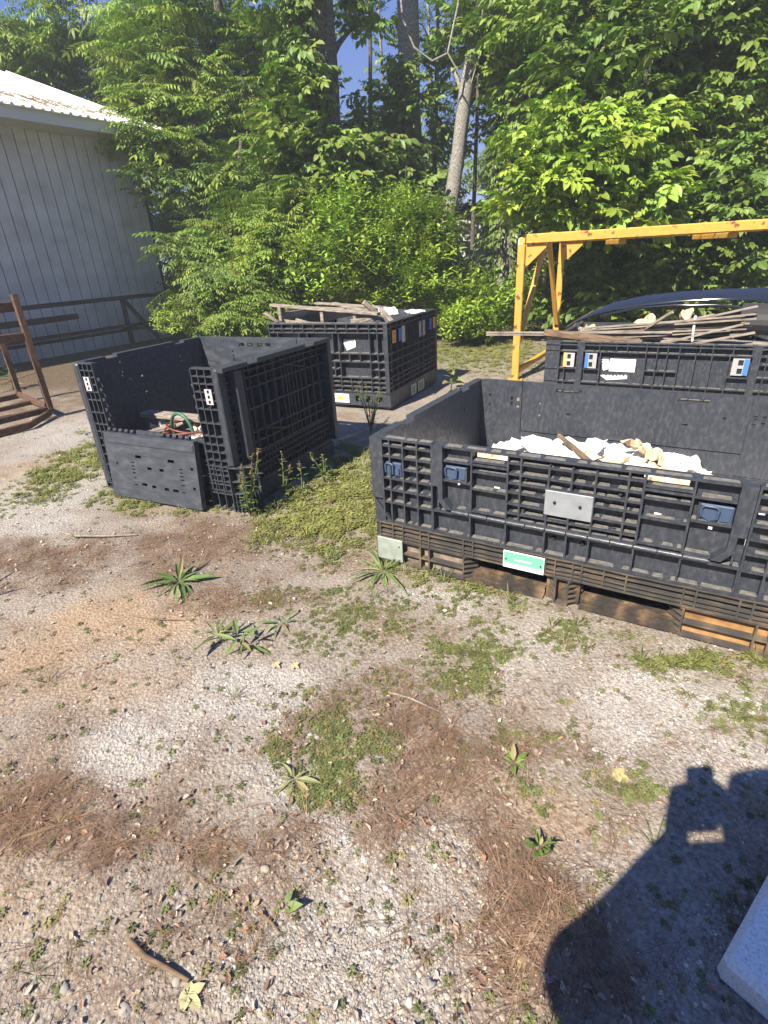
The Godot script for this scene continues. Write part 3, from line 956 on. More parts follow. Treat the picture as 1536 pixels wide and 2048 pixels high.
func pallet_base(t: Node3D, L: float, W: float, muddy: bool) -> void:
	# deck with ribbed rim, nine feet and runners between the feet
	var b := MB.new()
	b.box(WT, 0.150, -W + WT, L - WT, 0.168, -WT)
	part(t, "deck", b, M.scuffed_plastic)
	for side in ["front", "back", "left", "right"]:
		var xf := face(side, L, W)
		var U := L if side in ["front", "back"] else W
		b = MB.new()
		b.xf = xf
		var k := U / 1.736
		skin(b, 0.03, 0.128, U - 0.03, 0.211, -WT - 0.004, -WT + 0.012, [])
		var us := []
		for u in [0.03, 0.098, 0.150, 0.239, 0.281, 0.446, 0.49, 0.80, 0.838, 0.906, 0.94, 1.02, 1.10, 1.29, 1.33, 1.46, 1.50, 1.64, 1.706]:
			us.append([u * k, 0.130, 0.209])
		ribs(b, us, [[0.208, 0.012, U - 0.012], [0.190, 0.03, U - 0.03], [0.165, 0.03, U - 0.03], [0.147, 0.03, U - 0.03], [0.131, 0.012, U - 0.012]], 0.034, 0.006)
		b.box(0.004, 0.2115, -WT, U - 0.004, 0.2155, 0.003)
		part(t, "rim", b, M.grimy_plastic if muddy and side == "front" else M.black_plastic)
	var fu := [[0.004, 0.446], [0.80, 0.94], [1.302, 1.732]]
	for i in 3:
		var u0: float = fu[i][0] * L / 1.736
		var u1: float = fu[i][1] * L / 1.736
		for j in 3:
			var z1: float = [-0.004, -W / 2 + 0.07, -W + 0.30][j]
			var z0: float = [-0.30, -W / 2 - 0.07, -W + 0.004][j]
			b = MB.new()
			var front := face("front", L, W)
			var core := MB.new()
			core.box(u0 + 0.004, 0.004, z0 + 0.03, u1 - 0.004, 0.126, z1 - 0.034)
			var ce := 0.045
			var us := [u0, u0 + (u1 - u0) * 0.52, u0 + (u1 - u0) * 0.62, u1] if u1 - u0 > 0.2 else [u0 + ce, u1 - ce]
			for zz in [z1, z0 + 0.036]:
				b.xf = Transform3D(Basis(), Vector3(0, 0, zz))
				grid_ribs(b, us, [0.006, 0.062, 0.124] if u1 - u0 > 0.2 else [0.006, 0.124], 0.036, 0.007)
			b.xf = Transform3D()
			for s in [0, 1]:
				# slanted cheeks with short ribs guide the forks in
				var x := u1 if s == 0 else u0
				var d := 1.0 if s == 0 else -1.0
				if (i == 0 and s == 1) or (i == 2 and s == 0):
					continue
				if i == 1: x -= ce * d
				for q in 5:
					var y := 0.012 + q * 0.024
					b.beam(Vector3(x + 0.002 * d, y + 0.012, z1 - 0.004), Vector3(x + ce * d, y, z1 - 0.06), 0.010, 0.009)
				b.quad(Vector3(x, 0.004, z1 - 0.012), Vector3(x + ce * d, 0.004, z1 - 0.066), Vector3(x + ce * d, 0.126, z1 - 0.066), Vector3(x, 0.126, z1 - 0.012))
			part(t, "foot_ribs", b, M.grimy_plastic if muddy else M.black_plastic)
			b = core
			part(t, "foot", b, M.clay_smear if muddy and i == 2 and j == 0 else (([M.dusty_plastic, M.muddy_plastic][mini(i, 1)]) if muddy and j == 0 else M.black_plastic))
	for j in 3:
		var z1: float = [-0.012, -W / 2 + 0.06, -W + 0.13][j]
		for r in [[0.446, 0.80], [0.94, 1.302]]:
			b = MB.new()
			var a: float = (r[0] + 0.002) * L / 1.736
			var e: float = (r[1] - 0.002) * L / 1.736
			b.box(a, 0.002, z1 - 0.12, e, 0.046, z1 - 0.028)
			b.box(a, 0.002, z1 - 0.0275, e, 0.014, z1)
			part(t, "runner", b, M.muddy_plastic if muddy else M.black_plastic)


func make_long_bin(muddy: bool, label: String, at: Vector3, turn: float) -> Node3D:
	var L := 1.736
	var W := 1.253
	var H := 0.623
	var t := thing("collapsible_bin", label, "plastic bin", at, deg_to_rad(turn), "black collapsible bulk bins")
	dust = MB.new()
	long_wall(t, "front", L, W, H, muddy)
	settle_dust(t)
	long_wall(t, "back", L, W, H, false)
	end_wall(t, "left", L, W, 0.216, H, 12, 8, [[0.3, 0.5, 0.31, 0.515], [0.95, 0.5, 0.96, 0.515]])
	end_wall(t, "right", L, W, 0.216, H, 12, 8, [])
	pallet_base(t, L, W, muddy)
	if muddy:
		var xf := face("front", L, W)
		var c := plate(t, "corner_plate", xf, 0.012, 0.018, 0.146, 0.134, 0.004, 0.006, M.sage_plate, "pale sage corner plate")
		bolt(c, xf, 0.128, 0.104, 0.004, 0.005, M.sage_plate)
		bolt(c, xf, 0.128, 0.034, 0.004, 0.005, M.sage_plate)
		var s := plate(t, "sign", xf, 0.629, 0.132, 0.798, 0.2095, 0.010, 0.004, M.sign_white, "green over white rectangular tag with a faded line of print")
		plate(s, "green_band", xf, 0.6325, 0.156, 0.7945, 0.207, 0.0112, 0.001, M.sign_green)
		for q in 11:
			plate(s, "print_mark", xf, 0.678 + q * 0.0066, 0.171 + (0.002 if q % 3 == 1 else 0.0), 0.682 + q * 0.0066, 0.180, 0.0128, 0.001, M.sign_white)
		bolt(s, xf, 0.642, 0.174, 0.010, 0.004, M.black_trim)
		bolt(s, xf, 0.785, 0.172, 0.010, 0.004, M.black_trim)
	return t


func settle_dust(t: Node) -> void:
	part(t, "dust", dust, M.ledge_dust).set_meta("kind", "stuff")
	dust = null


func make_bins() -> void:
	var bR: Array = BINS[0]
	make_long_bin(true, "long low black ribbed bin in the right foreground with a green tag", Vector3(bR[0], 0, bR[1]), bR[2])
	# the rear bin of the same kind, with plate latches and a torn label
	var b4: Array = BINS[3]
	var L := 1.736
	var W := 1.253
	var H := 0.632
	var t := thing("collapsible_bin", "black bin beside the yellow rack, heaped with slats and a car bumper", "plastic bin", Vector3(b4[0], 0, b4[1]), deg_to_rad(b4[2]), "black collapsible bulk bins")
	var xf := face("front", L, W)
	var b := MB.new()
	b.xf = xf
	skin(b, 0.0, 0.216, L, H, -WT - 0.006, -WT + 0.001, [])
	b.box(0.0, 0.22, -WT + 0.002, 0.112, H - 0.02, -0.010)
	for v in [0.61, 0.565, 0.42, 0.32]: b.box(0.002, v - 0.005, -0.0095, 0.111, v + 0.005, -0.0005)
	for k in [0, 1]:
		var a := 0.258 if k == 0 else L - 0.300
		b.box(a, 0.22, -WT + 0.002, a + 0.042, H - 0.002, -0.0008)
	var vr := []
	for u in [0.113, 0.16, 0.2545, 1.48, 1.52, 1.60, 1.68, 1.73]: vr.append([u, 0.22, 0.43 if u == 0.16 else H - 0.004])
	for u in [0.304, 0.418, 0.542, 0.62, 0.755, 0.83, 0.90, 0.978, 1.109, 1.189, 1.313, 1.43]:
		vr.append([u, 0.555, H - 0.004])
	for u in [0.43, 0.755, 0.83, 0.90, 0.978, 1.085, 1.189, 1.30]: vr.append([u, 0.22, 0.552])
	dust = MB.new()
	ribs(b, vr, [[H - 0.005, 0.112, L], [0.605, 0.112, L], [0.556, 0.112, L], [0.42, 0.305, 0.43], [0.42, 0.112, 0.255], [0.315, 0.112, L], [0.222, 0.112, L], [0.425, 0.755, 0.978], [0.405, 1.30, 1.43], [0.50, 1.48, L], [0.41, 1.48, L]])
	settle_dust(t)
	part(t, "front_panel", b, M.black_plastic)
	latch(t, xf, 0.150, 0.432, 0.086, 0.112, M.white_metal, 2)
	plate(t, "latch_edge", xf, 0.150, 0.434, 0.172, 0.542, 0.009, 0.004, M.yellow_latch)
	latch(t, xf, 0.318, 0.430, 0.088, 0.116, M.white_metal, 2)
	plate(t, "latch_edge", xf, 0.318, 0.432, 0.342, 0.544, 0.009, 0.004, M.bright_blue)
	latch(t, xf, 1.322, 0.425, 0.10, 0.118, M.white_metal, 2)
	plate(t, "latch_edge", xf, 1.392, 0.427, 1.420, 0.541, 0.009, 0.004, M.bright_blue)
	plate(t, "label_sticker", xf, 0.50, 0.405, 0.688, 0.502, -WT + 0.0035, 0.002, M.torn_label, "white label sticker torn on its left side")
	torn_label(t, xf, 0.44, 0.335, 0.2, 0.05, -WT + 0.003, 3)
	torn_label(t, Transform3D(Basis(Vector3.BACK, PI / 2), Vector3(0.515, 0.408, 0)), 0.0, 0.0, 0.09, 0.08, -WT + 0.0045, 5)
	long_wall(t, "back", L, W, H, false)
	end_wall(t, "left", L, W, 0.216, H, 12, 8, [])
	end_wall(t, "right", L, W, 0.216, H, 12, 8, [])
	pallet_base(t, L, W, false)
	make_open_bin()
	make_far_bin()


func make_open_bin() -> void:
	var a: Array = BINS[1]
	var L := 1.183
	var W := 1.11
	var H := 0.837
	var t := thing("collapsible_bin", "tall black bin with its front door folded down, on the left", "plastic bin", Vector3(a[0], 0, a[1]), deg_to_rad(a[2]), "black collapsible bulk bins")
	var xf := face("front", L, W)
	# the two front posts
	for k in [0, 1]:
		var b := MB.new()
		b.xf = xf
		var u0: float = [0.0, 0.955][k]
		var u1: float = [0.175, 1.148][k]
		var us: Array = [[0.052, 0.092, 0.132, 0.172], [0.958, 1.005, 1.055, 1.108]][k]
		skin(b, u0, 0.12, u1, H - 0.004, -WT - 0.004, -WT + 0.004, [])
		# the flat outer edge of the post
		if k == 0: b.bevel(0.0, 0.05, -WT, 0.049, H - 0.006, 0.003, 0.008)
		else: b.bevel(1.111, 0.285, -WT, 1.148, H - 0.006, 0.003, 0.006)
		var vs := [0.12, 0.18, 0.25, 0.31, 0.36, 0.405, 0.455, 0.53, 0.61, 0.66, 0.705, 0.75, 0.79, H - 0.006]
		grid_ribs(b, us, vs, WT + 0.002, 0.006)
		var o := part(t, "front_post", b, M.black_plastic)
		latch(o, xf, [0.078, 1.040][k], [0.668, 0.640][k], 0.048, 0.084, M.white_metal, 3)
		# worn end of the post where the door has come away
		b = MB.new()
		b.xf = xf
		for q in 5:
			var y := 0.74 - q * 0.062
			var x: float = [0.176, 0.935][k]
			b.beam(Vector3(x, y, -0.02), Vector3(x + 0.02, y - 0.014, -0.01), 0.012, 0.016)
			b.beam(Vector3(x + 0.004, y - 0.02, -0.03), Vector3(x + 0.016, y - 0.05, -0.03), 0.008, 0.008)
		part(o, "catch_teeth", b, M.black_plastic)
	# the outer right corner: a narrow strip of small cells facing right
	var b := MB.new()
	b.xf = face("right", L, W) * Transform3D(Basis(), Vector3(0, 0, -0.034))
	skin(b, 0.002, 0.285, 0.095, H - 0.004, -WT, -0.03, [])
	grid_ribs(b, [0.004, 0.048, 0.092], steps(0.288, H - 0.006, 13), 0.036, 0.006)
	part(t, "corner_strip", b, M.black_plastic)
	# lower front wall behind the hanging door
	b = MB.new()
	b.xf = xf
	skin(b, 0.176, 0.12, 0.954, 0.41, -WT - 0.004, -WT + 0.004, [])
	grid_ribs(b, steps(0.178, 0.952, 9), [0.122, 0.2, 0.3, 0.408], WT, 0.006)
	part(t, "lower_strip", b, M.black_plastic)
	# the door: its smooth inner face hangs outwards
	b = MB.new()
	b.xf = xf * Transform3D(Basis(Vector3.RIGHT, -0.10), Vector3(0, 0.425, 0.016))
	var holes := []
	for q in [[0.43, 0.28, 0.05], [0.70, 0.28, 0.05], [0.52, 0.215, 0.035], [0.62, 0.215, 0.035], [0.45, 0.105, 0.045], [0.535, 0.1, 0.035], [0.64, 0.098, 0.035], [0.71, 0.098, 0.045], [0.875, 0.25, 0.02], [0.875, 0.13, 0.02], [0.25, 0.22, 0.016]]:
		holes.append([q[0], q[1] - 0.425, q[0] + q[2], q[1] - 0.425 + 0.018])
	for v in [0.245, 0.222, 0.2, 0.178, 0.145, 0.1]:
		holes.append([0.385, v - 0.425, 0.412, v - 0.425 + 0.008])
		holes.append([0.785, v - 0.425, 0.812, v - 0.425 + 0.008])
	skin(b, 0.178, -0.415, 0.925, -0.012, 0.026, 0.032, holes)
	b.bevel(0.186, -0.065, 0.0325, 0.918, -0.014, 0.038, 0.004)
	b.bevel(0.36, -0.125, 0.0325, 0.86, -0.118, 0.0355, 0.001)
	b.box(0.178, -0.0115, -0.004, 0.925, 0.0, 0.033)
	b.box(0.178, -0.415, -0.004, 0.186, -0.012, 0.0255)
	b.box(0.917, -0.415, -0.004, 0.925, -0.012, 0.0255)
	ribs(b, [], [])
	var hung := b.xf
	var door := part(t, "drop_door", b, M.scuffed_plastic, "scuffed inner face of the folded-down door")
	for i in 14:
		var u := 0.20 + i * 0.05
		b = MB.new()
		b.xf = hung
		if i >= 5 and i <= 8:
			b.box(u, 0.0005, -0.005, u + 0.049, 0.026, 0.012)
		else:
			b.tube([Vector3(u, 0.012, 0.004), Vector3(u + 0.026, 0.012, 0.004)], [0.012, 0.012], 7)
		part(door, "hinge_knuckle", b, M.black_plastic)
	# the far wall, seen from inside, with slots that let the light through
	var hw := []
	for q in [[0.42, 0.775, 0.05, 0.024], [0.50, 0.775, 0.045, 0.024], [0.59, 0.775, 0.045, 0.024], [0.665, 0.775, 0.05, 0.024], [0.50, 0.67, 0.045, 0.024], [0.60, 0.67, 0.03, 0.02], [0.345, 0.73, 0.012, 0.012], [0.345, 0.70, 0.012, 0.012], [0.345, 0.665, 0.012, 0.02], [0.82, 0.74, 0.012, 0.012], [0.82, 0.70, 0.012, 0.012]]:
		hw.append([L - q[0] - q[2], q[1], L - q[0], q[1] + q[3]])
	var bx := face("back", L, W)
	b = MB.new()
	b.xf = bx
	skin(b, L - 0.187, 0.12, L, H, -WT, -WT + 0.007, [])
	skin(b, 0.25, 0.12, L - 0.191, H, -WT - 0.003, -WT + 0.006, hw)
	skin(b, 0.0, 0.12, 0.246, H, -WT, -WT + 0.007, [])
	for v in [0.13, 0.3, 0.5, 0.64, H - 0.005]: b.box(0.0, v - 0.004, -WT + 0.008, L, v + 0.004, -0.002)
	for i in 13: b.box(i * L / 12.6, 0.12, -WT + 0.0085, i * L / 12.6 + 0.006, H - 0.002, 0.0)
	part(t, "back_panel", b, M.scuffed_plastic)
	var hl := []
	for q in [[0.295, 0.69, 0.014], [0.345, 0.66, 0.02], [0.448, 0.66, 0.02], [0.35, 0.555, 0.02], [0.455, 0.553, 0.02], [0.305, 0.715, 0.01], [0.303, 0.78, 0.01], [0.835, 0.695, 0.01], [0.835, 0.73, 0.01]]:
		hl.append([W - q[0] - q[2], q[1], W - q[0], q[1] + 0.011])
	end_wall(t, "left", L, W, 0.12, H, 13, 11, hl)
	# right wall: close-set ribs, a strengthened middle
	var rx := face("right", L, W)
	b = MB.new()
	b.xf = rx * Transform3D(Basis(), Vector3(0, 0, -0.034))
	skin(b, 0.10, 0.12, W - 0.02, H - 0.024, -WT - 0.006, -WT + 0.001, [[0.62, 0.55, 0.66, 0.562], [0.74, 0.56, 0.77, 0.575], [0.64, 0.46, 0.655, 0.49], [0.76, 0.465, 0.785, 0.495]])
	for r in [[0.003, 0.21, 0.0], [0.2105, 0.30, -0.016], [0.3005, 0.80, 0.004], [0.8005, 0.90, -0.016], [0.9005, W, 0.0]]:
		b.box(r[0], H - 0.0235, -WT, r[1], H + r[2], 0.036)
	grid_ribs(b, [0.21, 0.25, 0.33, 0.40, 0.48, 0.56, 0.60, 0.63, 0.67, 0.71, 0.76, 0.82, 0.90, 0.98, W - 0.03], [0.30, 0.36, 0.42, 0.56, 0.68, 0.74, 0.78, H - 0.03], 0.06, 0.006)
	grid_ribs(b, steps(0.10, W - 0.03, 26), [0.125, 0.17, 0.21, 0.25, 0.285], 0.06, 0.005)
	b.bevel(0.10, 0.30, -WT, 0.165, H - 0.03, 0.030, 0.006)
	b.beam(Vector3(0.33, 0.42, 0.0), Vector3(0.56, 0.36, 0.0), 0.006, 0.02, Vector3.BACK)
	b.beam(Vector3(0.56, 0.76, 0.0), Vector3(0.80, 0.70, 0.0), 0.006, 0.02, Vector3.BACK)
	part(t, "side_wall", b, M.black_plastic)
	# base with a bowed, finely ribbed right front corner
	b = MB.new()
	b.box(WT, 0.10, -W + WT, L - WT, 0.12, -WT)
	b.box(0.02, 0.0, -W + 0.03, 0.30, 0.099, -0.05)
	b.box(L - 0.30, 0.0, -W + 0.03, L - 0.03, 0.099, -0.05)
	b.box(0.45, 0.0, -W + 0.03, 0.70, 0.099, -0.05)
	part(t, "base", b, M.black_plastic)
	b = MB.new()
	b.xf = xf
	grid_ribs(b, [0.006, 0.05, 0.09, 0.13, 0.172], [0.006, 0.045, 0.085, 0.118], 0.05, 0.006)
	grid_ribs(b, [0.93, 0.985, 1.04, 1.095], [0.006, 0.10, 0.16, 0.218, 0.272], 0.05, 0.006)
	skin(b, 0.93, 0.004, 1.12, 0.118, -0.056, -0.05, [])
	for i in 9:
		var an := PI / 2 * i / 8.0
		var p := Vector3(1.115 + 0.10 * sin(an), 0, -0.10 + 0.10 * cos(an))
		var o := Vector3(sin(an), 0, cos(an))
		b.beam(p + Vector3(0, 0.004, 0), p + Vector3(0, 0.115 if i % 4 else 0.275, 0), 0.006, 0.04, o)
		if i < 8:
			var an2 := PI / 2 * (i + 1) / 8.0
			var p2 := Vector3(1.115 + 0.10 * sin(an2), 0, -0.10 + 0.10 * cos(an2))
			for y in [0.007, 0.06, 0.115, 0.19, 0.274]:
				b.beam(p + Vector3(0, y, 0) - o * 0.01, p2 + Vector3(0, y, 0) - o * 0.01, 0.036, 0.007)
			b.quad(p - o * 0.03, p2 - o * 0.03, p2 - o * 0.03 + Vector3(0, 0.27, 0), p - o * 0.03 + Vector3(0, 0.27, 0))
	part(t, "corner_foot", b, M.black_plastic)
	plate(t, "sticker", xf, 0.945, 0.13, 0.968, 0.175, -0.03, 0.002, M.print_yellow)


func make_far_bin() -> void:
	var a: Array = BINS[2]
	var L := 1.29
	var W := 1.274
	var H := 0.786
	var t := thing("collapsible_bin", "black bin under the shrubs, filled with broken pallet boards", "plastic bin", Vector3(a[0], 0, a[1]), deg_to_rad(a[2]), "black collapsible bulk bins")
	var xf := face("front", L, W)
	var b := MB.new()
	b.xf = xf
	skin(b, 0.0, 0.14, L, H - 0.004, -WT - 0.03, -WT - 0.02, [[1.155, 0.712, 1.178, 0.726]])
	var hs := []
	for v in [H - 0.006, 0.734, 0.700, 0.515, 0.440, 0.294, 0.251, 0.207, 0.162]: hs.append([v, 0.0, L])
	hs.append([0.37, 0.0, 0.35])
	hs.append([0.37, 1.12, L])
	hs.append([0.37, 0.60, 0.76])
	var vs := []
	for u in [0.004, 0.06, 0.16, 0.28, 0.40, 0.52, 0.65, 0.765, 0.876, 0.99, 1.105, 1.183, 1.252]: vs.append([u, 0.702, H - 0.006])
	for u in [0.004, 0.10, 0.35, 0.44, 0.72, 0.785, 1.105, 1.185, 1.252]:
		vs.append([u, 0.517, 0.698])
		vs.append([u, 0.296, 0.438])
	for u in [0.004, 0.10, 0.22, 0.35, 0.47, 0.58, 0.68, 0.78, 0.89, 1.0, 1.105, 1.183, 1.252]:
		vs.append([u, 0.442, 0.513])
		vs.append([u, 0.164, 0.292])
	dust = MB.new()
	ribs(b, vs, hs, WT + 0.024, 0.009)
	settle_dust(t)
	part(t, "front_panel", b, M.black_plastic)
	torn_label(t, xf, 0.80, 0.535, 0.13, 0.10, -WT - 0.0185, 9)
	# the rounded base front with three pockets
	b = MB.new()
	b.xf = xf
	skin(b, 0.0, 0.03, L, 0.150, -0.04, -0.004, [[0.92, 0.07, 0.965, 0.125], [1.03, 0.07, 1.075, 0.125], [1.15, 0.07, 1.205, 0.125], [0.2, 0.0, 0.55, 0.08]])
	part(t, "base_front", b, M.black_plastic)
	var lb := plate(t, "label_sticker", xf, 0.682, 0.05, 0.848, 0.135, 0.0, 0.003, M.paper, "white label with a yellow smudge of print")
	plate(lb, "yellow_print", xf, 0.715, 0.08, 0.782, 0.115, 0.0012, 0.001, M.print_yellow)
	b = MB.new()
	b.box(WT, 0.10, -W + WT, L - WT, 0.12, -WT)
	for k in 3:
		b.box([0.02, 0.5, L - 0.3][k], 0.0, -W + 0.03, [0.3, 0.8, L - 0.02][k], 0.099, -0.05)
	part(t, "base", b, M.black_plastic)
	end_wall(t, "left", L, W, 0.13, H, 12, 9, [])
	# right wall with latches and labels
	var rx := face("right", L, W)
	b = MB.new()
	b.xf = rx
	skin(b, 0.02, 0.13, W - 0.02, H, -WT - 0.006, -WT + 0.001, [])
	grid_ribs(b, [0.004, 0.06, 0.20, 0.32, 0.45, 0.52, 0.58, 0.64, 0.72, 0.85, 1.0, 1.08, 1.18, W - 0.004], [0.16, 0.21, 0.26, 0.30, 0.37, 0.44, 0.51, 0.74, H - 0.006])
	b.box(0.01, 0.02, -0.05, W - 0.01, 0.155, -0.006)
	part(t, "side_wall", b, M.black_plastic)
	latch(t, rx, 0.10, 0.60, 0.072, 0.11, M.yellow_latch, 2)
	latch(t, rx, 0.242, 0.60, 0.055, 0.11, M.bright_blue, 2)
	latch(t, rx, 1.04, 0.60, 0.055, 0.11, M.bright_blue, 2)
	latch(t, rx, 1.15, 0.60, 0.06, 0.11, M.yellow_latch, 2)
	plate(t, "label_sticker", rx, 0.335, 0.57, 0.425, 0.72, -0.01, 0.003, M.dull_paper, "dull upright label")
	plate(t, "label_sticker", rx, 0.78, 0.56, 0.95, 0.71, -0.01, 0.003, M.grey_plate, "grey upright plate")
	for q in [[0.50, 0.64], [0.69, 0.86]]:
		var l2 := plate(t, "label_sticker", rx, q[0], 0.02, q[1], 0.13, 0.002, 0.003, M.dull_paper, "pale rectangular label low on the side")
		for k in 3:
			plate(l2, "print_mark", rx, q[0] + 0.03, 0.05 + k * 0.022, q[1] - 0.04, 0.06 + k * 0.022, 0.0034, 0.001, M.print_dark)
	# far wall
	var bx := face("back", L, W)
	b = MB.new()
	b.xf = bx
	skin(b, 0.0, 0.13, L, H, -WT - 0.006, -WT + 0.001, [])
	grid_ribs(b, steps(0.004, L - 0.004, 10), steps(0.14, H - 0.006, 8))
	part(t, "back_panel", b, M.scuffed_plastic)


# ---- the metal building on the left
func make_building() -> void:
	var cor := Vector3(-4.30, 0, -12.25)          # far corner of the wall
	var al := Vector3(-0.545, 0, 0.838)          # along the wall, nearer
	var out := Vector3(0.838, 0, 0.545)          # out of the wall
	var H := 3.45
	var t := thing("metal_building", "pale grey ribbed metal building with a white sheet roof", "building", cor, 0.0)
	var fr := Transform3D(Basis(al, Vector3.UP, out), Vector3.ZERO)
	var n := 50
	var pw := 0.20
	for i in n:
		var b := MB.new()
		b.xf = fr
		var u := i * pw
		b.box(u + 0.014, 0.0, -0.03, u + pw - 0.002, H, 0.0)
		b.bevel(u + 0.075, 0.004, 0.0005, u + 0.085, H - 0.004, 0.004, 0.001)
		b.bevel(u + 0.135, 0.004, 0.0005, u + 0.145, H - 0.004, 0.004, 0.001)
		part(t, "wall_panel", b, M.wall_paint)
	var s := MB.new()
	s.xf = fr
	s.box(0.0, 0.0, -0.09, n * pw, H, -0.04)
	s.box(-0.05, 0.0, -0.10, 0.0, H, 0.012)
	part(t, "wall_backing", s, M.dark_steel)
	s = MB.new()
	s.xf = fr
	s.box(-0.048, 0.0, -7.0, 0.02, H + 0.4, -0.11)
	part(t, "end_wall", s, M.wall_paint)
	s = MB.new()
	s.xf = fr
	s.box(-0.30, H + 0.005, 0.535, n * pw, H + 0.175, 0.555)
	s.box(-0.30, H + 0.004, 0.0, n * pw, H + 0.02, 0.534)
	part(t, "fascia", s, M.fascia_paint)
	# the roof: one sheet per rib, from the eave up to the ridge
	var roof := MB.new()
	roof.xf = fr
	for i in 34:
		var b := MB.new()
		b.xf = fr
		var u := -0.33 + i * 0.30
		var e := Vector3(u, H + 0.17, 0.60)
		var r := Vector3(u, H + 0.17 + 0.36 * 4.6, 0.60 - 4.6)
		var w := Vector3(0.296, 0, 0)
		b.quad(e, e + w, r + w, r)
		b.quad(e - Vector3(0, 0.012, 0), r - Vector3(0, 0.012, 0), r + w - Vector3(0, 0.012, 0), e + w - Vector3(0, 0.012, 0))
		b.quad(e - Vector3(0, 0.012, 0), e + w - Vector3(0, 0.012, 0), e + w, e)
		for k in [0.03, 0.17]:
			var a := e + Vector3(k, 0.002, 0.01)
			var q := r + Vector3(k, 0.002, 0)
			var hh := Vector3(0, 0.032 if k < 0.1 else 0.014, 0)
			b.quad(a, a + Vector3(0.02, 0, 0) + hh, q + Vector3(0.02, 0, 0) + hh, q)
			b.quad(a + Vector3(0.02, 0, 0) + hh, a + Vector3(0.045, 0, 0) + hh, q + Vector3(0.045, 0, 0) + hh, q + Vector3(0.02, 0, 0) + hh)
			b.quad(a + Vector3(0.045, 0, 0) + hh, a + Vector3(0.065, 0, 0), q + Vector3(0.065, 0, 0), q + Vector3(0.045, 0, 0) + hh)
			b.quad(a, a + Vector3(0.065, 0, 0), a + Vector3(0.045, 0, 0) + hh, a + Vector3(0.02, 0, 0) + hh)
		part(t, "roof_sheet", b, M.roof_metal)
	# needles that have blown into a drift on the roof
	var xs := []
	var cs := []
	var nb := MB.new()
	nb.beam(Vector3(-0.5, 0, 0), Vector3(0.5, 0.03, 0.06), 0.03, 0.03)
	for i in 900:
		var u := rng.randfn(1.5, 0.8)
		var d := rng.randfn(0.75, 0.3)
		if d < 0.05 or u < -0.2: continue
		var p := fr * Vector3(u, H + 0.18 + 0.36 * d + rng.randf_range(0.0, 0.03), 0.60 - d)
		xs.append(Transform3D(Basis.from_euler(Vector3(0, rng.randf() * TAU, rng.randf_range(-0.3, 0.3))).scaled(Vector3.ONE * rng.randf_range(0.06, 0.16)), p))
		var k := rng.randf_range(0.6, 1.3)
		cs.append(Color(0.26 * k, 0.16 * k, 0.10 * k))
	many(t, "needle_drift", nb.mesh(), M.litter, xs, cs)
	# stock rails on trestles along the wall
	var q := func(a: float, k: float, y: float) -> Vector3: return cor + al * a + out * k + Vector3(0, y, 0)
	var rk := thing("stock_rack", "dark steel bars resting on trestles along the foot of the metal building", "rack", q.call(2.0, 0.5, 0.0), 0.0)
	var org: Vector3 = q.call(2.0, 0.5, 0.0)
	for r in [[-0.1, 6.5, 0.88, 0.55, 0.07], [-0.3, 6.5, 0.40, 0.60, 0.06], [-0.2, 6.5, 0.31, 0.42, 0.05], [2.35, 6.5, 0.66, 0.62, 0.09]]:
		var b := MB.new()
		b.beam(q.call(r[0], r[3], r[2]) - org, q.call(r[1], r[3], r[2] - 0.02) - org, r[4], r[4])
		part(rk, "bar", b, M.dark_steel)
	for a in [1.35, 4.6]:
		var b := MB.new()
		b.beam(q.call(a, 0.5, 0.0) - org, q.call(a, 0.5, 0.84) - org, 0.07, 0.07, al)
		b.beam(q.call(a - 0.42, 0.85, 0.0) - org, q.call(a, 0.55, 0.84) - org, 0.06, 0.06, al)
		b.beam(q.call(a, 0.36, 0.34) - org, q.call(a, 0.74, 0.34) - org, 0.06, 0.06)
		part(rk, "trestle", b, M.dark_steel)


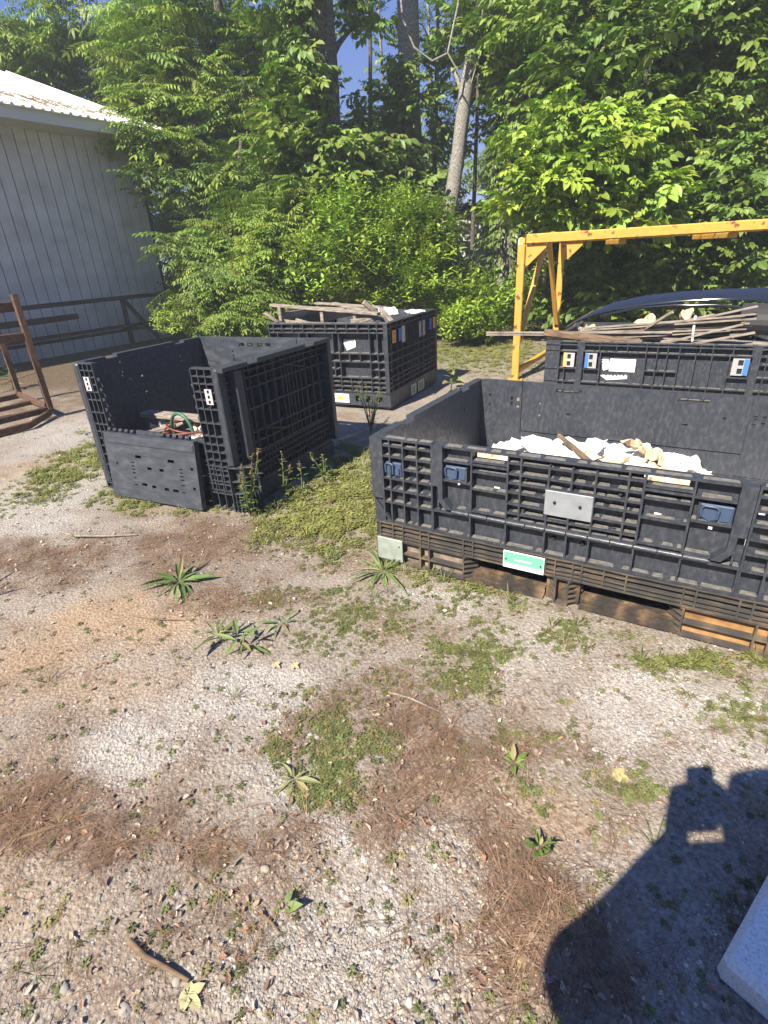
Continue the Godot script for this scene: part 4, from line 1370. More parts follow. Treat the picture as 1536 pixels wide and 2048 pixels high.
func make_racks() -> void:
	# the yellow rack
	var F := Vector3(1.54, 0, -6.03)
	var t := thing("storage_rack", "yellow painted steel rack with rust spots behind the right bins", "rack", F, deg_to_rad(-17.0))
	var H := 1.42
	var D := 1.65
	var Lr := 3.3
	var skew := 0.42      # the left end frame is splayed
	var y: Material = M.yellow_paint
	for p in [[0.0, 0.0], [skew, -D], [Lr, 0.0], [Lr, -D]]:
		var b := MB.new()
		b.beam(Vector3(p[0], 0, p[1]), Vector3(p[0], H - 0.065, p[1]), 0.075, 0.075, Vector3.BACK)
		b.box(p[0] - 0.08, 0.0, p[1] - 0.08, p[0] + 0.08, 0.008, p[1] + 0.08)
		part(t, "post", b, y)
	for z in [0.0, -D]:
		var b := MB.new()
		b.beam(Vector3(0.045 + (skew if z < 0.0 else 0.0), H - 0.02, z), Vector3(Lr + 0.04, H - 0.02, z), 0.08, 0.09)
		part(t, "top_beam", b, y)
		for s in [0, 1]:
			b = MB.new()
			var x := (0.04 + (skew if z < 0.0 else 0.0)) if s == 0 else Lr - 0.04
			var d := 1.0 if s == 0 else -1.0
			b.prism(PackedVector2Array([Vector2(x, H - 0.068), Vector2(x, H - 0.26), Vector2(x + 0.03 * d, H - 0.26), Vector2(x + 0.20 * d, H - 0.10), Vector2(x + 0.20 * d, H - 0.068)]), z - 0.008, z + 0.008)
			part(t, "gusset", b, y)
	for x in [0.0, 0.95, 1.9, 2.85, Lr]:
		var b := MB.new()
		b.beam(Vector3(x, H - 0.09 if x > 0.0 and x < Lr else H - 0.03, -0.042), Vector3(x if x > 0.0 else skew, H - 0.09 if x > 0.0 and x < Lr else H - 0.03, -D + 0.042), 0.06, 0.05)
		part(t, "cross_bar", b, y)
	for x in [0.012, Lr - 0.012]:
		for r in [[-0.05, 0.42, -0.80, 1.37], [-0.98, 1.37, -D + 0.05, 0.40], [-0.03, 0.10, -D + 0.03, 0.10]]:
			var b := MB.new()
			var k0 := skew if x < 1.0 else 0.0
			b.beam(Vector3(x - k0 * r[0] / D, r[1], r[0]), Vector3(x - k0 * r[2] / D, r[3], r[2]), 0.055, 0.055, Vector3.RIGHT)
			part(t, "brace", b, y)
	for z in [-0.58, -1.16]:
		var b := MB.new()
		b.beam(Vector3(0.06 - skew * z / D, H - 0.045, z), Vector3(Lr - 0.05, H - 0.045, z), 0.03, 0.03)
		part(t, "slat", b, y)
	# the rusty rack at the left edge
	var P := Vector3(-3.40, 0, -5.58)
	var cr := Vector3(-0.70, 0, -0.714)
	var ln := Vector3(-0.56, 0, 0.83)
	var k := thing("rusty_rack", "rusty brown steel channel frame standing at the left edge", "rack", P)
	var rs: Material = M.rusty_steel
	for q in [[Vector3.ZERO, 1.18], [cr * 1.12, 1.18], [ln * 2.1, 1.18], [ln * 2.1 + cr * 1.12, 1.18]]:
		var b := MB.new()
		var o: Vector3 = q[0]
		# a C channel: web and two flanges
		b.beam(o + Vector3(0, 0.06, 0), o + Vector3(0, q[1], 0), 0.075, 0.006, cr.cross(Vector3.UP))
		for f in [-1.0, 1.0]:
			var fl: Vector3 = o + cr.normalized() * (0.0345 * f)
			fl += cr.cross(Vector3.UP).normalized() * 0.024
			b.beam(fl + Vector3(0, 0.061, 0), fl + Vector3(0, q[1] - 0.001, 0), 0.007, 0.040, cr.cross(Vector3.UP))
		part(k, "post", b, rs)
	for r in [[Vector3(0, 0.10, 0), cr * 1.12 + Vector3(0, 0.10, 0), 0.035, 0.06], [Vector3(0, 0.075, 0), ln * 2.1 + Vector3(0, 0.075, 0), 0.035, 0.06], [cr * 1.12 + Vector3(0, 0.075, 0), cr * 1.12 + ln * 2.1 + Vector3(0, 0.075, 0), 0.035, 0.06], [cr * 0.55 + Vector3(0, 0.075, 0), cr * 0.55 + ln * 2.1 + Vector3(0, 0.075, 0), 0.03, 0.045], [cr * 0.28 + ln * 0.3 + Vector3(0, 0.04, 0), cr * 0.28 + ln * 2.1 + Vector3(0, 0.04, 0), 0.03, 0.04],
			[Vector3(0, 0.80, 0), ln * 2.1 + Vector3(0, 0.80, 0), 0.03, 0.075], [cr * 0.1 + Vector3(0, 1.08, 0), cr * 0.1 + ln * 2.1 + Vector3(0, 1.08, 0), 0.03, 0.065], [cr * 1.12 + Vector3(0, 0.8, 0), cr * 1.12 + ln * 2.1 + Vector3(0, 0.8, 0), 0.03, 0.06]]:
		var b := MB.new()
		b.beam(r[0], r[1], r[2], r[3])
		part(k, "rail", b, rs)
	# the skid in front of the frame
	var b := MB.new()
	var s0 := -cr * 0.30 + ln * 0.28
	b.beam(Vector3(0, 0.05, 0) - cr * 0.04, s0 + Vector3(0, 0.035, 0), 0.03, 0.06)
	b.beam(s0 + Vector3(0, 0.035, 0), s0 + ln * 1.8 + Vector3(0, 0.035, 0), 0.035, 0.065)
	part(k, "skid", b, rs)


# ---- what lies in the bins
func in_bin(i: int, u: float, y: float, w: float) -> Vector3:
	var b: Array = BINS[i]
	var a: float = deg_to_rad(b[2])
	return Vector3(b[0], y, b[1]) + Vector3(cos(a), 0, -sin(a)) * u - Vector3(sin(a), 0, cos(a)) * w


func board(called: String, label: String, i: int, p: Array, q: Array, w: float, h: float, m: Material, category := "board", group := "") -> Node3D:
	# a thing of one bar between two places of a bin
	var a := in_bin(i, p[0], p[1], p[2])
	var e := in_bin(i, q[0], q[1], q[2])
	var b := MB.new()
	var d := e - a
	# laid out along x so that the grain follows the bar
	b.beam(Vector3(0, 0, 0), Vector3(d.length(), 0, 0), w, h)
	var o := part(self, called, b, m)
	var x := d.normalized()
	var z := x.cross(Vector3.UP).normalized()
	o.transform = Transform3D(Basis(x, z.cross(x).normalized(), z), a)
	tag(o, label, category, group)
	return o


func crumpled(sd: int, w: float, d: float, amp: float, n := 14) -> MB:
	# a torn, creased sheet with two faces 2 mm apart
	var f := FastNoiseLite.new()
	f.seed = sd
	f.frequency = 1.0
	f.noise_type = FastNoiseLite.TYPE_CELLULAR
	f.cellular_return_type = FastNoiseLite.RETURN_DISTANCE2_SUB
	var g := FastNoiseLite.new()
	g.seed = sd + 7
	g.frequency = 1.0
	var pt := func(i: int, j: int) -> Vector3:
		var a := i / float(n) - 0.5
		var c := j / float(n) - 0.5
		var e := 1.0 + 0.22 * g.get_noise_2d(a * 5.0 + 9.0, c * 5.0)
		return Vector3(a * w * e, amp * (0.8 * f.get_noise_2d(a * 5.0, c * 5.0) + 1.3 * g.get_noise_2d(a * 3.0, c * 3.0)), c * d * e)
	var b := MB.new()
	for i in n:
		for j in n:
			var p: Vector3 = pt.call(i, j)
			var q: Vector3 = pt.call(i + 1, j)
			var r: Vector3 = pt.call(i + 1, j + 1)
			var s: Vector3 = pt.call(i, j + 1)
			b.quad(s, r, q, p)
			var k := Vector3(0, -0.002, 0)
			b.quad(p + k, q + k, r + k, s + k)
	return b


func make_contents() -> void:
	# right foreground bin: white packing paper and cardboard
	var t := thing("paper_heap", "heap of crumpled white packing paper inside the long foreground bin", "paper", in_bin(0, 0.7, 0.17, 0.75), deg_to_rad(-31.95))
	var r := RandomNumberGenerator.new()
	r.seed = 5
	var mound := func(u: float, w: float) -> float:
		return 0.04 + 0.165 * exp(-pow((u - 0.52) / 0.30, 2.0) - pow((w - 0.85) / 0.40, 2.0)) + 0.14 * exp(-pow((u - 1.05) / 0.24, 2.0) - pow((w - 0.9) / 0.3, 2.0)) + 0.10 * exp(-pow((u - 1.4) / 0.2, 2.0) - pow((w - 0.85) / 0.25, 2.0))
	for i in 26:
		var u := r.randf_range(0.16, 1.50)
		var w := r.randf_range(0.40, 1.08)
		var h: float = mound.call(u, w)
		if h < 0.07: h = 0.05
		var o := part(t, "sheet", crumpled(60 + i, r.randf_range(0.2, 0.46), r.randf_range(0.18, 0.36), 0.03, 12), M.white_scrap)
		o.position = Vector3(u - 0.7, h - 0.02 + r.randf_range(-0.02, 0.02), -(w - 0.75))
		o.rotation = Vector3(r.randf_range(-0.2, 0.2), r.randf() * TAU, r.randf_range(-0.2, 0.2))
	var core := MB.new()
	for i in 24:
		for j in 14:
			var f := func(a: int, c: int) -> Vector3:
				var u := 0.06 + 1.6 * a / 24.0
				var w := 0.06 + 1.13 * c / 14.0
				return Vector3(u - 0.7, mound.call(u, w) - 0.035 + 0.012 * sin(u * 40.0 + w * 31.0), -(w - 0.75))
			core.quad(f.call(i, j), f.call(i + 1, j), f.call(i + 1, j + 1), f.call(i, j + 1))
	part(t, "packed_layer", core, M.white_scrap)
	for q in [[0.66, 0.36, 0.90, 0.26, 0.22, 0.15, 0.35, "tan cardboard sheet leaning on the white paper in the foreground bin"], [0.84, 0.35, 0.84, 0.22, 0.2, -0.2, 0.9, "creased tan cardboard flap beside the stick in the foreground bin"], [1.06, 0.385, 0.98, 0.2, 0.22, 0.45, 2.0, "small folded brown cardboard piece standing up in the foreground bin"], [1.18, 0.345, 0.72, 0.26, 0.2, 0.25, 1.2, "flat cardboard scrap nearest the front wall of the foreground bin"], [0.25, 0.28, 0.8, 0.22, 0.24, 0.2, 0.5, "brown cardboard scrap in the left corner of the foreground bin"]]:
		var o := part(self, "cardboard_piece", crumpled(90 + int(q[0] * 100), q[3], q[4], 0.05, 11), M.cardboard)
		o.position = in_bin(0, q[0], q[1], q[2])
		o.rotation = Vector3(q[5], q[6], q[5] * 0.5)
		tag(o, q[7], "cardboard", "cardboard scraps in the foreground bin")
	board("stick", "thin wooden stick lying across the white paper in the foreground bin", 0, [0.58, 0.395, 1.0], [0.86, 0.36, 0.66], 0.02, 0.02, M.brown_wood, "stick")
	# rear bin: slats, planks, bumper
	var b := MB.new()
	b.box(0.06, 0.17, -1.18, 1.66, 0.52, -0.06)
	var g := "slats piled in the bin by the yellow rack"
	r.seed = 8
	var sl := thing("slat_bundle", "bundle of weathered wooden slats held by a white strap", "slats", in_bin(3, 0.8, 0.60, 0.25), deg_to_rad(BINS[3][2]))
	for i in 26:
		var m := MB.new()
		var y := 0.012 * (i % 9) + 0.006
		var z := -0.045 * (i / 9) - r.randf_range(0.0, 0.01)
		var l0 := r.randf_range(-0.62, -0.35)
		var l1 := r.randf_range(0.42, 0.66)
		m.beam(Vector3(0, 0, 0), Vector3(l1 - l0, 0, 0), 0.038, 0.010)
		var o := part(sl, "slat", m, M.old_wood)
		o.transform = Transform3D(Basis.from_euler(Vector3(0, r.randf_range(-0.03, 0.03), 0.10 + r.randf_range(-0.05, 0.03))), Vector3(l0, y + 0.0 + l0 * 0.10 + 0.05, z))
	var st := MB.new()
	st.tube([Vector3(0.24, 0.02, 0.03), Vector3(0.235, 0.10, 0.03), Vector3(0.23, 0.19, 0.0), Vector3(0.23, 0.185, -0.10), Vector3(0.235, 0.08, -0.135)], [0.008, 0.009, 0.009, 0.009, 0.008], 6)
	part(sl, "strap", st, M.paper)
	board("plank", "brown weathered plank resting on the left front edge of the rear bin", 3, [-0.03, 0.69, 0.05], [0.70, 0.61, 0.12], 0.07, 0.05, M.brown_wood, "plank")
	for k in 2:
		board("rod", ["upper thin grey wooden strip sticking out left of the rear bin", "lower thin grey wooden strip sticking out left of the rear bin"][k], 3, [-0.56, 0.668 - 0.018 * k, 0.14], [0.9, 0.69 - 0.018 * k, 0.16 + 0.03 * k], 0.03, 0.014, M.old_wood, "strip", "strips sticking out of the rear bin")
	board("stick", "pale stick leaning up out of the rear bin", 3, [0.62, 0.64, 0.30], [0.88, 0.84, 0.12], 0.02, 0.02, M.old_wood, "stick")
	for q in [[0.80, 0.60, 0.12, 1.34, 0.76, 0.10, "slat crossing in front of the strapped bundle"], [0.95, 0.60, 0.08, 1.42, 0.70, 0.14, "lowest slat slanting to the right in the rear bin"], [0.42, 0.62, 0.3, 1.15, 0.80, 0.34, "slat rising behind the strapped bundle"], [1.0, 0.74, 0.45, 1.42, 0.84, 0.5, "white edged slat under the black bumper"]]:
		board("slat", q[6], 3, [q[0], q[1], q[2]], [q[3], q[4], q[5]], 0.045, 0.012, M.old_wood, "slat", g)
	for q in [[0.28, 0.67, 0.30, 0.13, 0.12, 0.2, "pale cardboard wedge near the left end of the rear bin"], [0.72, 0.70, 0.5, 0.16, 0.15, 0.4, "tan cardboard block in the middle of the rear bin"], [1.0, 0.76, 0.55, 0.14, 0.12, 0.9, "small tan cardboard lump below the bumper"]]:
		var o := part(self, "cardboard_piece", crumpled(130 + int(q[0] * 100), q[3], q[4] * 1.4, 0.05, 6), M.cardboard)
		o.position = in_bin(3, q[0], q[1], q[2])
		o.rotation = Vector3(0.7, q[5], 0.3)
		tag(o, q[6], "cardboard", "cardboard scraps in the rear bin")
	for i in 14:
		board("scrap_board", "weathered board in the pile filling the rear bin", 3, [r.randf_range(0.1, 0.3), 0.2 + 0.028 * i, r.randf_range(0.15, 1.1)], [r.randf_range(1.3, 1.6), 0.2 + 0.028 * i, r.randf_range(0.15, 1.1)], 0.14, 0.026, M.old_wood, "board", "boards piled in the rear bin")
	bumper()
	# far bin: broken pallet
	var pal := thing("broken_pallet", "broken grey wooden pallet lying on top of the far bin", "pallet", in_bin(2, 0.5, 0.76, 0.3), deg_to_rad(BINS[2][2]))
	for q in [[[-0.60, 0.175, 0.06], [0.62, 0.085, 0.10], 0.07, 0.026], [[0.02, 0.165, -0.12], [0.52, 0.07, -0.06], 0.07, 0.022], [[-0.50, 0.02, 0.05], [-0.16, 0.0, 0.12], 0.02, 0.035], [[-0.48, -0.03, -0.2], [0.60, -0.05, -0.15], 0.09, 0.02], [[-0.5, 0.10, -0.45], [0.55, 0.06, -0.40], 0.09, 0.02], [[-0.5, 0.13, -0.62], [0.3, 0.08, -0.60], 0.09, 0.02]]:
		var m := MB.new()
		m.beam(Vector3(q[0][0], q[0][1], q[0][2]), Vector3(q[1][0], q[1][1], q[1][2]), q[2], q[3])
		part(pal, "board", m, M.old_wood)
	for x in [-0.49, 0.0, 0.36]:
		var m := MB.new()
		m.beam(Vector3(x, 0.0, 0.06), Vector3(x, 0.135 - x * 0.06, 0.06), 0.035, 0.08, Vector3.BACK)
		m.beam(Vector3(x, 0.06, 0.04), Vector3(x, 0.05, -0.6), 0.035, 0.085)
		part(pal, "stringer", m, M.old_wood)
	for q in [[[0.97, 0.95, 0.20], [1.13, 0.74, 0.36], 0.045, 0.045, "upright grey post end leaning in the right corner of the far bin"], [[-0.24, 0.86, 0.30], [0.06, 0.60, 0.4], 0.05, 0.025, "board slipping over the left edge of the far bin"], [[0.24, 0.80, 0.14], [0.56, 0.715, 0.2], 0.03, 0.035, "short split stick on the pallet in the far bin"], [[0.85, 0.79, 0.14], [1.1, 0.80, 0.3], 0.05, 0.03, "pale broken board end at the right of the far bin"], [[0.9, 0.74, 0.08], [1.05, 0.80, 0.25], 0.04, 0.04, "short pale wood block beside the leaning post"], [[1.0, 0.86, 0.5], [1.16, 0.74, 0.4], 0.05, 0.03, "second leaning grey board behind the post end"]]:
		board("scrap_board", q[4], 2, q[0], q[1], q[2], q[3], M.old_wood, "board", "scrap boards in the far bin")
	for i in 12:
		board("scrap_board", "weathered board in the pile filling the far bin", 2, [r.randf_range(0.06, 0.2), 0.14 + 0.033 * i, r.randf_range(0.1, 1.1)], [r.randf_range(1.0, 1.22), 0.14 + 0.033 * i, r.randf_range(0.1, 1.1)], 0.16, 0.03, M.old_wood, "board", "boards piled in the far bin")
	for q in [[1.02, 0.84, 0.62, "white torn sheet on the boards in the far bin", 0.5], [1.18, 0.80, 0.95, "white scrap against the far right wall of the far bin", 0.2]]:
		var o := part(self, "paper_sheet", crumpled(160 + int(q[0] * 10), 0.2, 0.14, 0.02, 6), M.paper)
		o.position = in_bin(2, q[0], q[1], q[2])
		o.rotation = Vector3(q[4], 0.4, 0.0)
		tag(o, q[3], "paper")
	# open bin: a few leftovers
	board("plank", "plank lying level behind the folded-down door of the open bin", 1, [0.10, 0.43, 0.36], [0.72, 0.44, 0.33], 0.09, 0.03, M.old_wood, "plank")
	board("scrap_board", "short pale board crossing the debris in the open bin", 1, [0.20, 0.33, 0.22], [0.48, 0.40, 0.34], 0.07, 0.025, M.old_wood, "board")
	board("scrap_board", "narrow pale stick on the debris deep in the open bin", 1, [0.55, 0.34, 0.75], [1.0, 0.40, 0.92], 0.03, 0.03, M.old_wood, "stick")
	board("scrap_board", "dark board end propped low in the open bin", 1, [0.30, 0.30, 0.26], [0.42, 0.42, 0.34], 0.07, 0.03, M.brown_wood, "board")
	var hb := MB.new()
	var hp := []
	var hr := []
	for i in 22:
		var a := PI * 1.55 * i / 21.0 - 0.3
		hp.append(Vector3(0.17 * cos(a) * 0.5, 0.13 + 0.13 * sin(a), 0.08 * cos(a * 0.7)))
		hr.append(0.011)
	hb.tube(hp, hr, 8)
	var h := part(self, "hose", hb, M.green_hose)
	h.position = in_bin(1, 0.54, 0.235, 0.26)
	tag(h, "green hose loop sticking up in the open bin", "hose")
	hb = MB.new()
	hp = []
	hr = []
	for i in 60:
		var a := TAU * 3.0 * i / 59.0
		hp.append(Vector3((0.15 + 0.02 * sin(a * 0.7)) * cos(a), 0.06 + 0.02 * sin(a * 1.3) + 0.0008 * i, (0.11 + 0.015 * cos(a * 0.6)) * sin(a)))
		hr.append(0.006)
	hb.tube(hp, hr, 6)
	h = part(self, "wire_coil", hb, M.red_wire)
	h.position = in_bin(1, 0.56, 0.30, 0.28)
	tag(h, "loose coil of dull red wire on the open bin's floor", "wire")
	for q in [[1.0, 0.41, 0.32, 0.16, 0.18, "pale folded card beside the green hose in the open bin"], [0.92, 0.36, 0.18, 0.22, 0.1, "white strip of card just behind the folded-down door"], [0.60, 0.36, 0.26, 0.18, 0.14, "bluish plastic sheet scrap behind the folded-down door"]]:
		var o := part(self, "card_scrap", crumpled(200 + int(q[0] * 100), q[3], q[4], 0.05, 6), M.cardboard if q[0] == 1.0 else (M.paper if q[0] == 0.92 else M.grey_plate))
		o.position = in_bin(1, {1.0: 0.66, 0.92: 0.64, 0.60: 0.26}[q[0]], q[1], q[2])
		o.rotation = Vector3(0.3, 0.5, 0.4)
		tag(o, q[5], "scrap")
	b = MB.new()
	for i in 16:
		for j in 14:
			var f := func(a: int, c: int) -> Vector3:
				return Vector3(0.06 + 1.06 * a / 16.0, 0.22 + 0.05 * fn.get_noise_2d(a * 31.0, c * 37.0) + 0.10 * exp(-pow((a / 16.0 - 0.38) / 0.3, 2.0) - pow((c / 14.0 - 0.25) / 0.25, 2.0)), -0.06 - 1.0 * c / 14.0)
			b.quad(f.call(i, j), f.call(i + 1, j), f.call(i + 1, j + 1), f.call(i, j + 1))
	var d := part(self, "debris_layer", b, M.dusty_plastic)
	d.transform = Transform3D(Basis(Vector3.UP, deg_to_rad(BINS[1][2])), in_bin(1, 0, 0, 0))
	tag(d, "layer of dark dirt and debris on the floor of the open bin", "debris")


func bumper() -> void:
	# a glossy black car bumper: a bowed band with a long opening under it
	var t := thing("car_bumper", "glossy black car bumper bowed over the slats in the rear bin", "car bumper", in_bin(3, 0, 0, 0), deg_to_rad(BINS[3][2]))
	var top := [[0.04, 0.690, 0.48], [0.12, 0.745, 0.55], [0.24, 0.806, 0.63], [0.40, 0.862, 0.70], [0.62, 0.904, 0.76], [0.88, 0.927, 0.80], [1.16, 0.940, 0.80], [1.40, 0.946, 0.76], [1.62, 0.950, 0.68], [1.80, 0.945, 0.55], [1.92, 0.93, 0.38]]
	var b := MB.new()
	var rows := []
	var steps_ := 9
	for i in top.size():
		var s: Array = top[i]
		var wide := lerpf(0.02, 0.075, smoothstep(0.0, 0.6, s[0])) + 0.06 * smoothstep(1.3, 1.8, s[0])
		var row := []
		for k in steps_:
			var a := k / float(steps_ - 1)
			row.append(Vector3(s[0], s[1] - wide * a, -s[2] + wide * 0.75 * sin(a * PI * 0.62) - 0.05 * (1.0 - a)))
		rows.append(row)
	var nrm := []
	for i in rows.size():
		var r := []
		for k in steps_:
			var du: Vector3 = rows[mini(i + 1, rows.size() - 1)][k] - rows[maxi(i - 1, 0)][k]
			var dv: Vector3 = rows[i][mini(k + 1, steps_ - 1)] - rows[i][maxi(k - 1, 0)]
			r.append(dv.cross(du).normalized())
		nrm.append(r)
	for i in rows.size() - 1:
		for k in steps_ - 1:
			b.smooth(rows[i][k], rows[i][k + 1], rows[i + 1][k + 1], nrm[i][k], nrm[i][k + 1], nrm[i + 1][k + 1])
			b.smooth(rows[i][k], rows[i + 1][k + 1], rows[i + 1][k], nrm[i][k], nrm[i + 1][k + 1], nrm[i + 1][k])
			var q := Vector3(0, -0.004, -0.004)
			b.quad(rows[i][k] + q, rows[i + 1][k] + q, rows[i + 1][k + 1] + q, rows[i][k + 1] + q)
	part(t, "shell", b, M.black_car_paint)
	# the rim of the opening and the broad right cheek
	b = MB.new()
	b.tube([Vector3(0.30, 0.76, -0.62), Vector3(0.55, 0.81, -0.70), Vector3(0.85, 0.828, -0.74), Vector3(1.15, 0.828, -0.73), Vector3(1.32, 0.812, -0.69), Vector3(1.36, 0.775, -0.66), Vector3(1.30, 0.735, -0.64), Vector3(1.1, 0.71, -0.62)], [0.008, 0.011, 0.012, 0.013, 0.013, 0.012, 0.010, 0.006], 8)
	part(t, "opening_rim", b, M.black_car_paint)
	b = MB.new()
	rows = []
	for i in 9:
		var x := 1.33 + 0.085 * i
		var row := []
		for k in 7:
			var a := k / 6.0
			row.append(Vector3(x, lerpf(0.85, 0.63, a), -0.66 + 0.05 * i * 0.6 + 0.10 * sin(a * PI * 0.7)))
		rows.append(row)
	for i in 8:
		for k in 6:
			b.quad(rows[i][k + 1], rows[i + 1][k + 1], rows[i + 1][k], rows[i][k])
			var q := Vector3(0, 0, -0.005)
			b.quad(rows[i][k] + q, rows[i + 1][k] + q, rows[i + 1][k + 1] + q, rows[i][k + 1] + q)
	part(t, "cheek", b, M.black_trim)


# ---- trees and plants
var CL := {}


func make_leaf_clusters() -> void:
	var r := RandomNumberGenerator.new()
	r.seed = 21
	# broad: a twig with nine large oval leaves
	for v in 2:
		var b := MB.new()
		b.col = Color(0.6, 0.5, 0.35)
		b.tube([Vector3.ZERO, Vector3(0.10, 0.02, 0.01), Vector3(0.22, 0.0, 0.0), Vector3(0.32, -0.04, 0.01)], [0.005, 0.004, 0.003, 0.002], 3)
		b.col = Color.WHITE
		for k in 10:
			var t := 0.04 + 0.028 * k
			var s := 1.0 if k % 2 else -1.0
			var d := Vector3(0.55 + r.randf_range(-0.3, 0.3), r.randf_range(-0.75, 0.15), s * r.randf_range(0.5, 1.0))
			if k == 9: d = Vector3(1, -0.4, 0)
			b.col = Color.WHITE * r.randf_range(0.8, 1.15)
			b.leaf(Vector3(t, 0.01, 0.01 * s), d, Vector3(r.randf_range(-0.5, 0.5), 1, r.randf_range(-0.5, 0.5)), r.randf_range(0.10, 0.145), r.randf_range(0.06, 0.08), 0.22, 0.2)
		CL["B%d" % v] = b.mesh()
	# pinnate: two long stalks with paired narrow leaflets that droop
	for v in 2:
		var b := MB.new()
		for q in 3:
			var a := (q - 1) * 0.8 + r.randf_range(-0.2, 0.2)
			var d := Vector3(cos(a), 0.1, sin(a)).normalized()
			var sd := Vector3(-sin(a), 0, cos(a))
			var tip := Vector3.ZERO
			for k in 6:
				var t := 0.06 + 0.055 * k
				var p := d * t - Vector3(0, 0.9 * t * t, 0)
				for s in [-1.0, 1.0]:
					b.col = Color.WHITE * r.randf_range(0.8, 1.15)
					b.leaf(p, d * 0.6 + sd * s + Vector3(0, -0.45, 0), Vector3(r.randf_range(-0.3, 0.3), 1, 0), r.randf_range(0.07, 0.10), 0.03, 0.2, 0.25)
				tip = p
			b.leaf(tip, d + Vector3(0, -0.6, 0), Vector3.UP, 0.10, 0.032, 0.2, 0.2)
			b.col = Color(0.7, 0.7, 0.5)
			b.tube([Vector3.ZERO, d * 0.15 - Vector3(0, 0.02, 0), d * 0.335 - Vector3(0, 0.1, 0)], [0.004, 0.003, 0.002], 3)
		CL["P%d" % v] = b.mesh()
	# shrub: many small pointed leaves
	for v in 2:
		var b := MB.new()
		for q in 3:
			var a := q * 2.1 + r.randf()
			var d := Vector3(cos(a) * 0.7, 0.9, sin(a) * 0.7).normalized()
			for k in 7:
				var t := 0.05 + 0.032 * k
				var c := k * 2.4
				b.col = Color.WHITE * r.randf_range(0.8, 1.2)
				b.leaf(d * t, Vector3(cos(c), 0.3, sin(c)) + d * 0.4, Vector3.UP, r.randf_range(0.055, 0.085), 0.027, 0.2, 0.25)
			b.col = Color(0.6, 0.55, 0.3)
			b.tube([Vector3.ZERO, d * 0.28], [0.004, 0.002], 3)
		CL["S%d" % v] = b.mesh()


func foliage(parent: Node, called: String, kind: String, blobs: Array, times: float, size: float, tint: Color, mt: Material, sd: int) -> void:
	# leaf clusters in clumps through the volume of each blob [x, y, z, rx, ry, rz, weight]
	var r := RandomNumberGenerator.new()
	r.seed = sd
	for v in 2:
		var xs := []
		var cs := []
		for bl in blobs:
			var n := int(bl[6] * times * 0.5)
			var clumps := maxi(3, int(n / 13.0))
			for c in clumps:
				var d := Vector3(r.randfn(), r.randfn(), r.randfn()).normalized() * (pow(r.randf(), 0.45) if r.randf() < 0.85 else r.randf_range(0.9, 1.35))
				var o := Vector3(bl[0] + d.x * bl[3], bl[1] + d.y * bl[4], bl[2] + d.z * bl[5])
				var k0 := r.randf_range(0.75, 1.2)
				var yaw0 := r.randf() * TAU
				var spread: float = 0.11 + 0.07 * minf(bl[3], bl[4])
				for i in int(ceil(n / float(clumps))):
					var p := o + Vector3(r.randfn(), r.randfn() * 0.7, r.randfn()) * spread
					if p.y < 0.05: p.y = r.randf_range(0.03, 0.3)
					var s := size * (r.randf_range(0.55, 1.1) if r.randf() < 0.8 else r.randf_range(1.1, 1.6))
					var bs := Basis.from_euler(Vector3(r.randf_range(-0.5, 0.5), yaw0 + r.randfn() * 1.1, r.randf_range(-0.55, 0.35))).scaled(Vector3.ONE * s)
					xs.append(Transform3D(bs, p - parent.position))
					var k := k0 * r.randf_range(0.8, 1.2)
					var w := r.randf_range(-0.12, 0.18)
					cs.append(Color(tint.r * k * (1.0 + w), tint.g * k, tint.b * k * (1.0 - w)))
		if xs.size():
			many(parent, called, CL["%s%d" % [kind, v]], mt, xs, cs)


func trunk_part(parent: Node3D, pts: Array, r0: float, r1: float, m: Material, called := "trunk", seg := 12) -> void:
	var b := MB.new()
	var n := pts.size()
	var fine := []
	var rad := []
	var tot := (n - 1) * 4
	for i in tot + 1:
		var t := i / 4.0
		var k := mini(int(t), n - 2)
		var p0: Vector3 = pts[maxi(k - 1, 0)]
		var p3: Vector3 = pts[mini(k + 2, n - 1)]
		var q: Vector3 = pts[k].cubic_interpolate(pts[k + 1], p0, p3, t - k)
		fine.append(q - parent.position)
		var f := i / float(tot)
		var flare := 1.0 + 0.5 * exp(-f * 12.0) if called == "trunk" else 1.0
		rad.append(lerpf(r0, r1, f) * flare)
	b.tube(fine, rad, seg, 0.06, r0 * 31.0)
	part(parent, called, b, m)


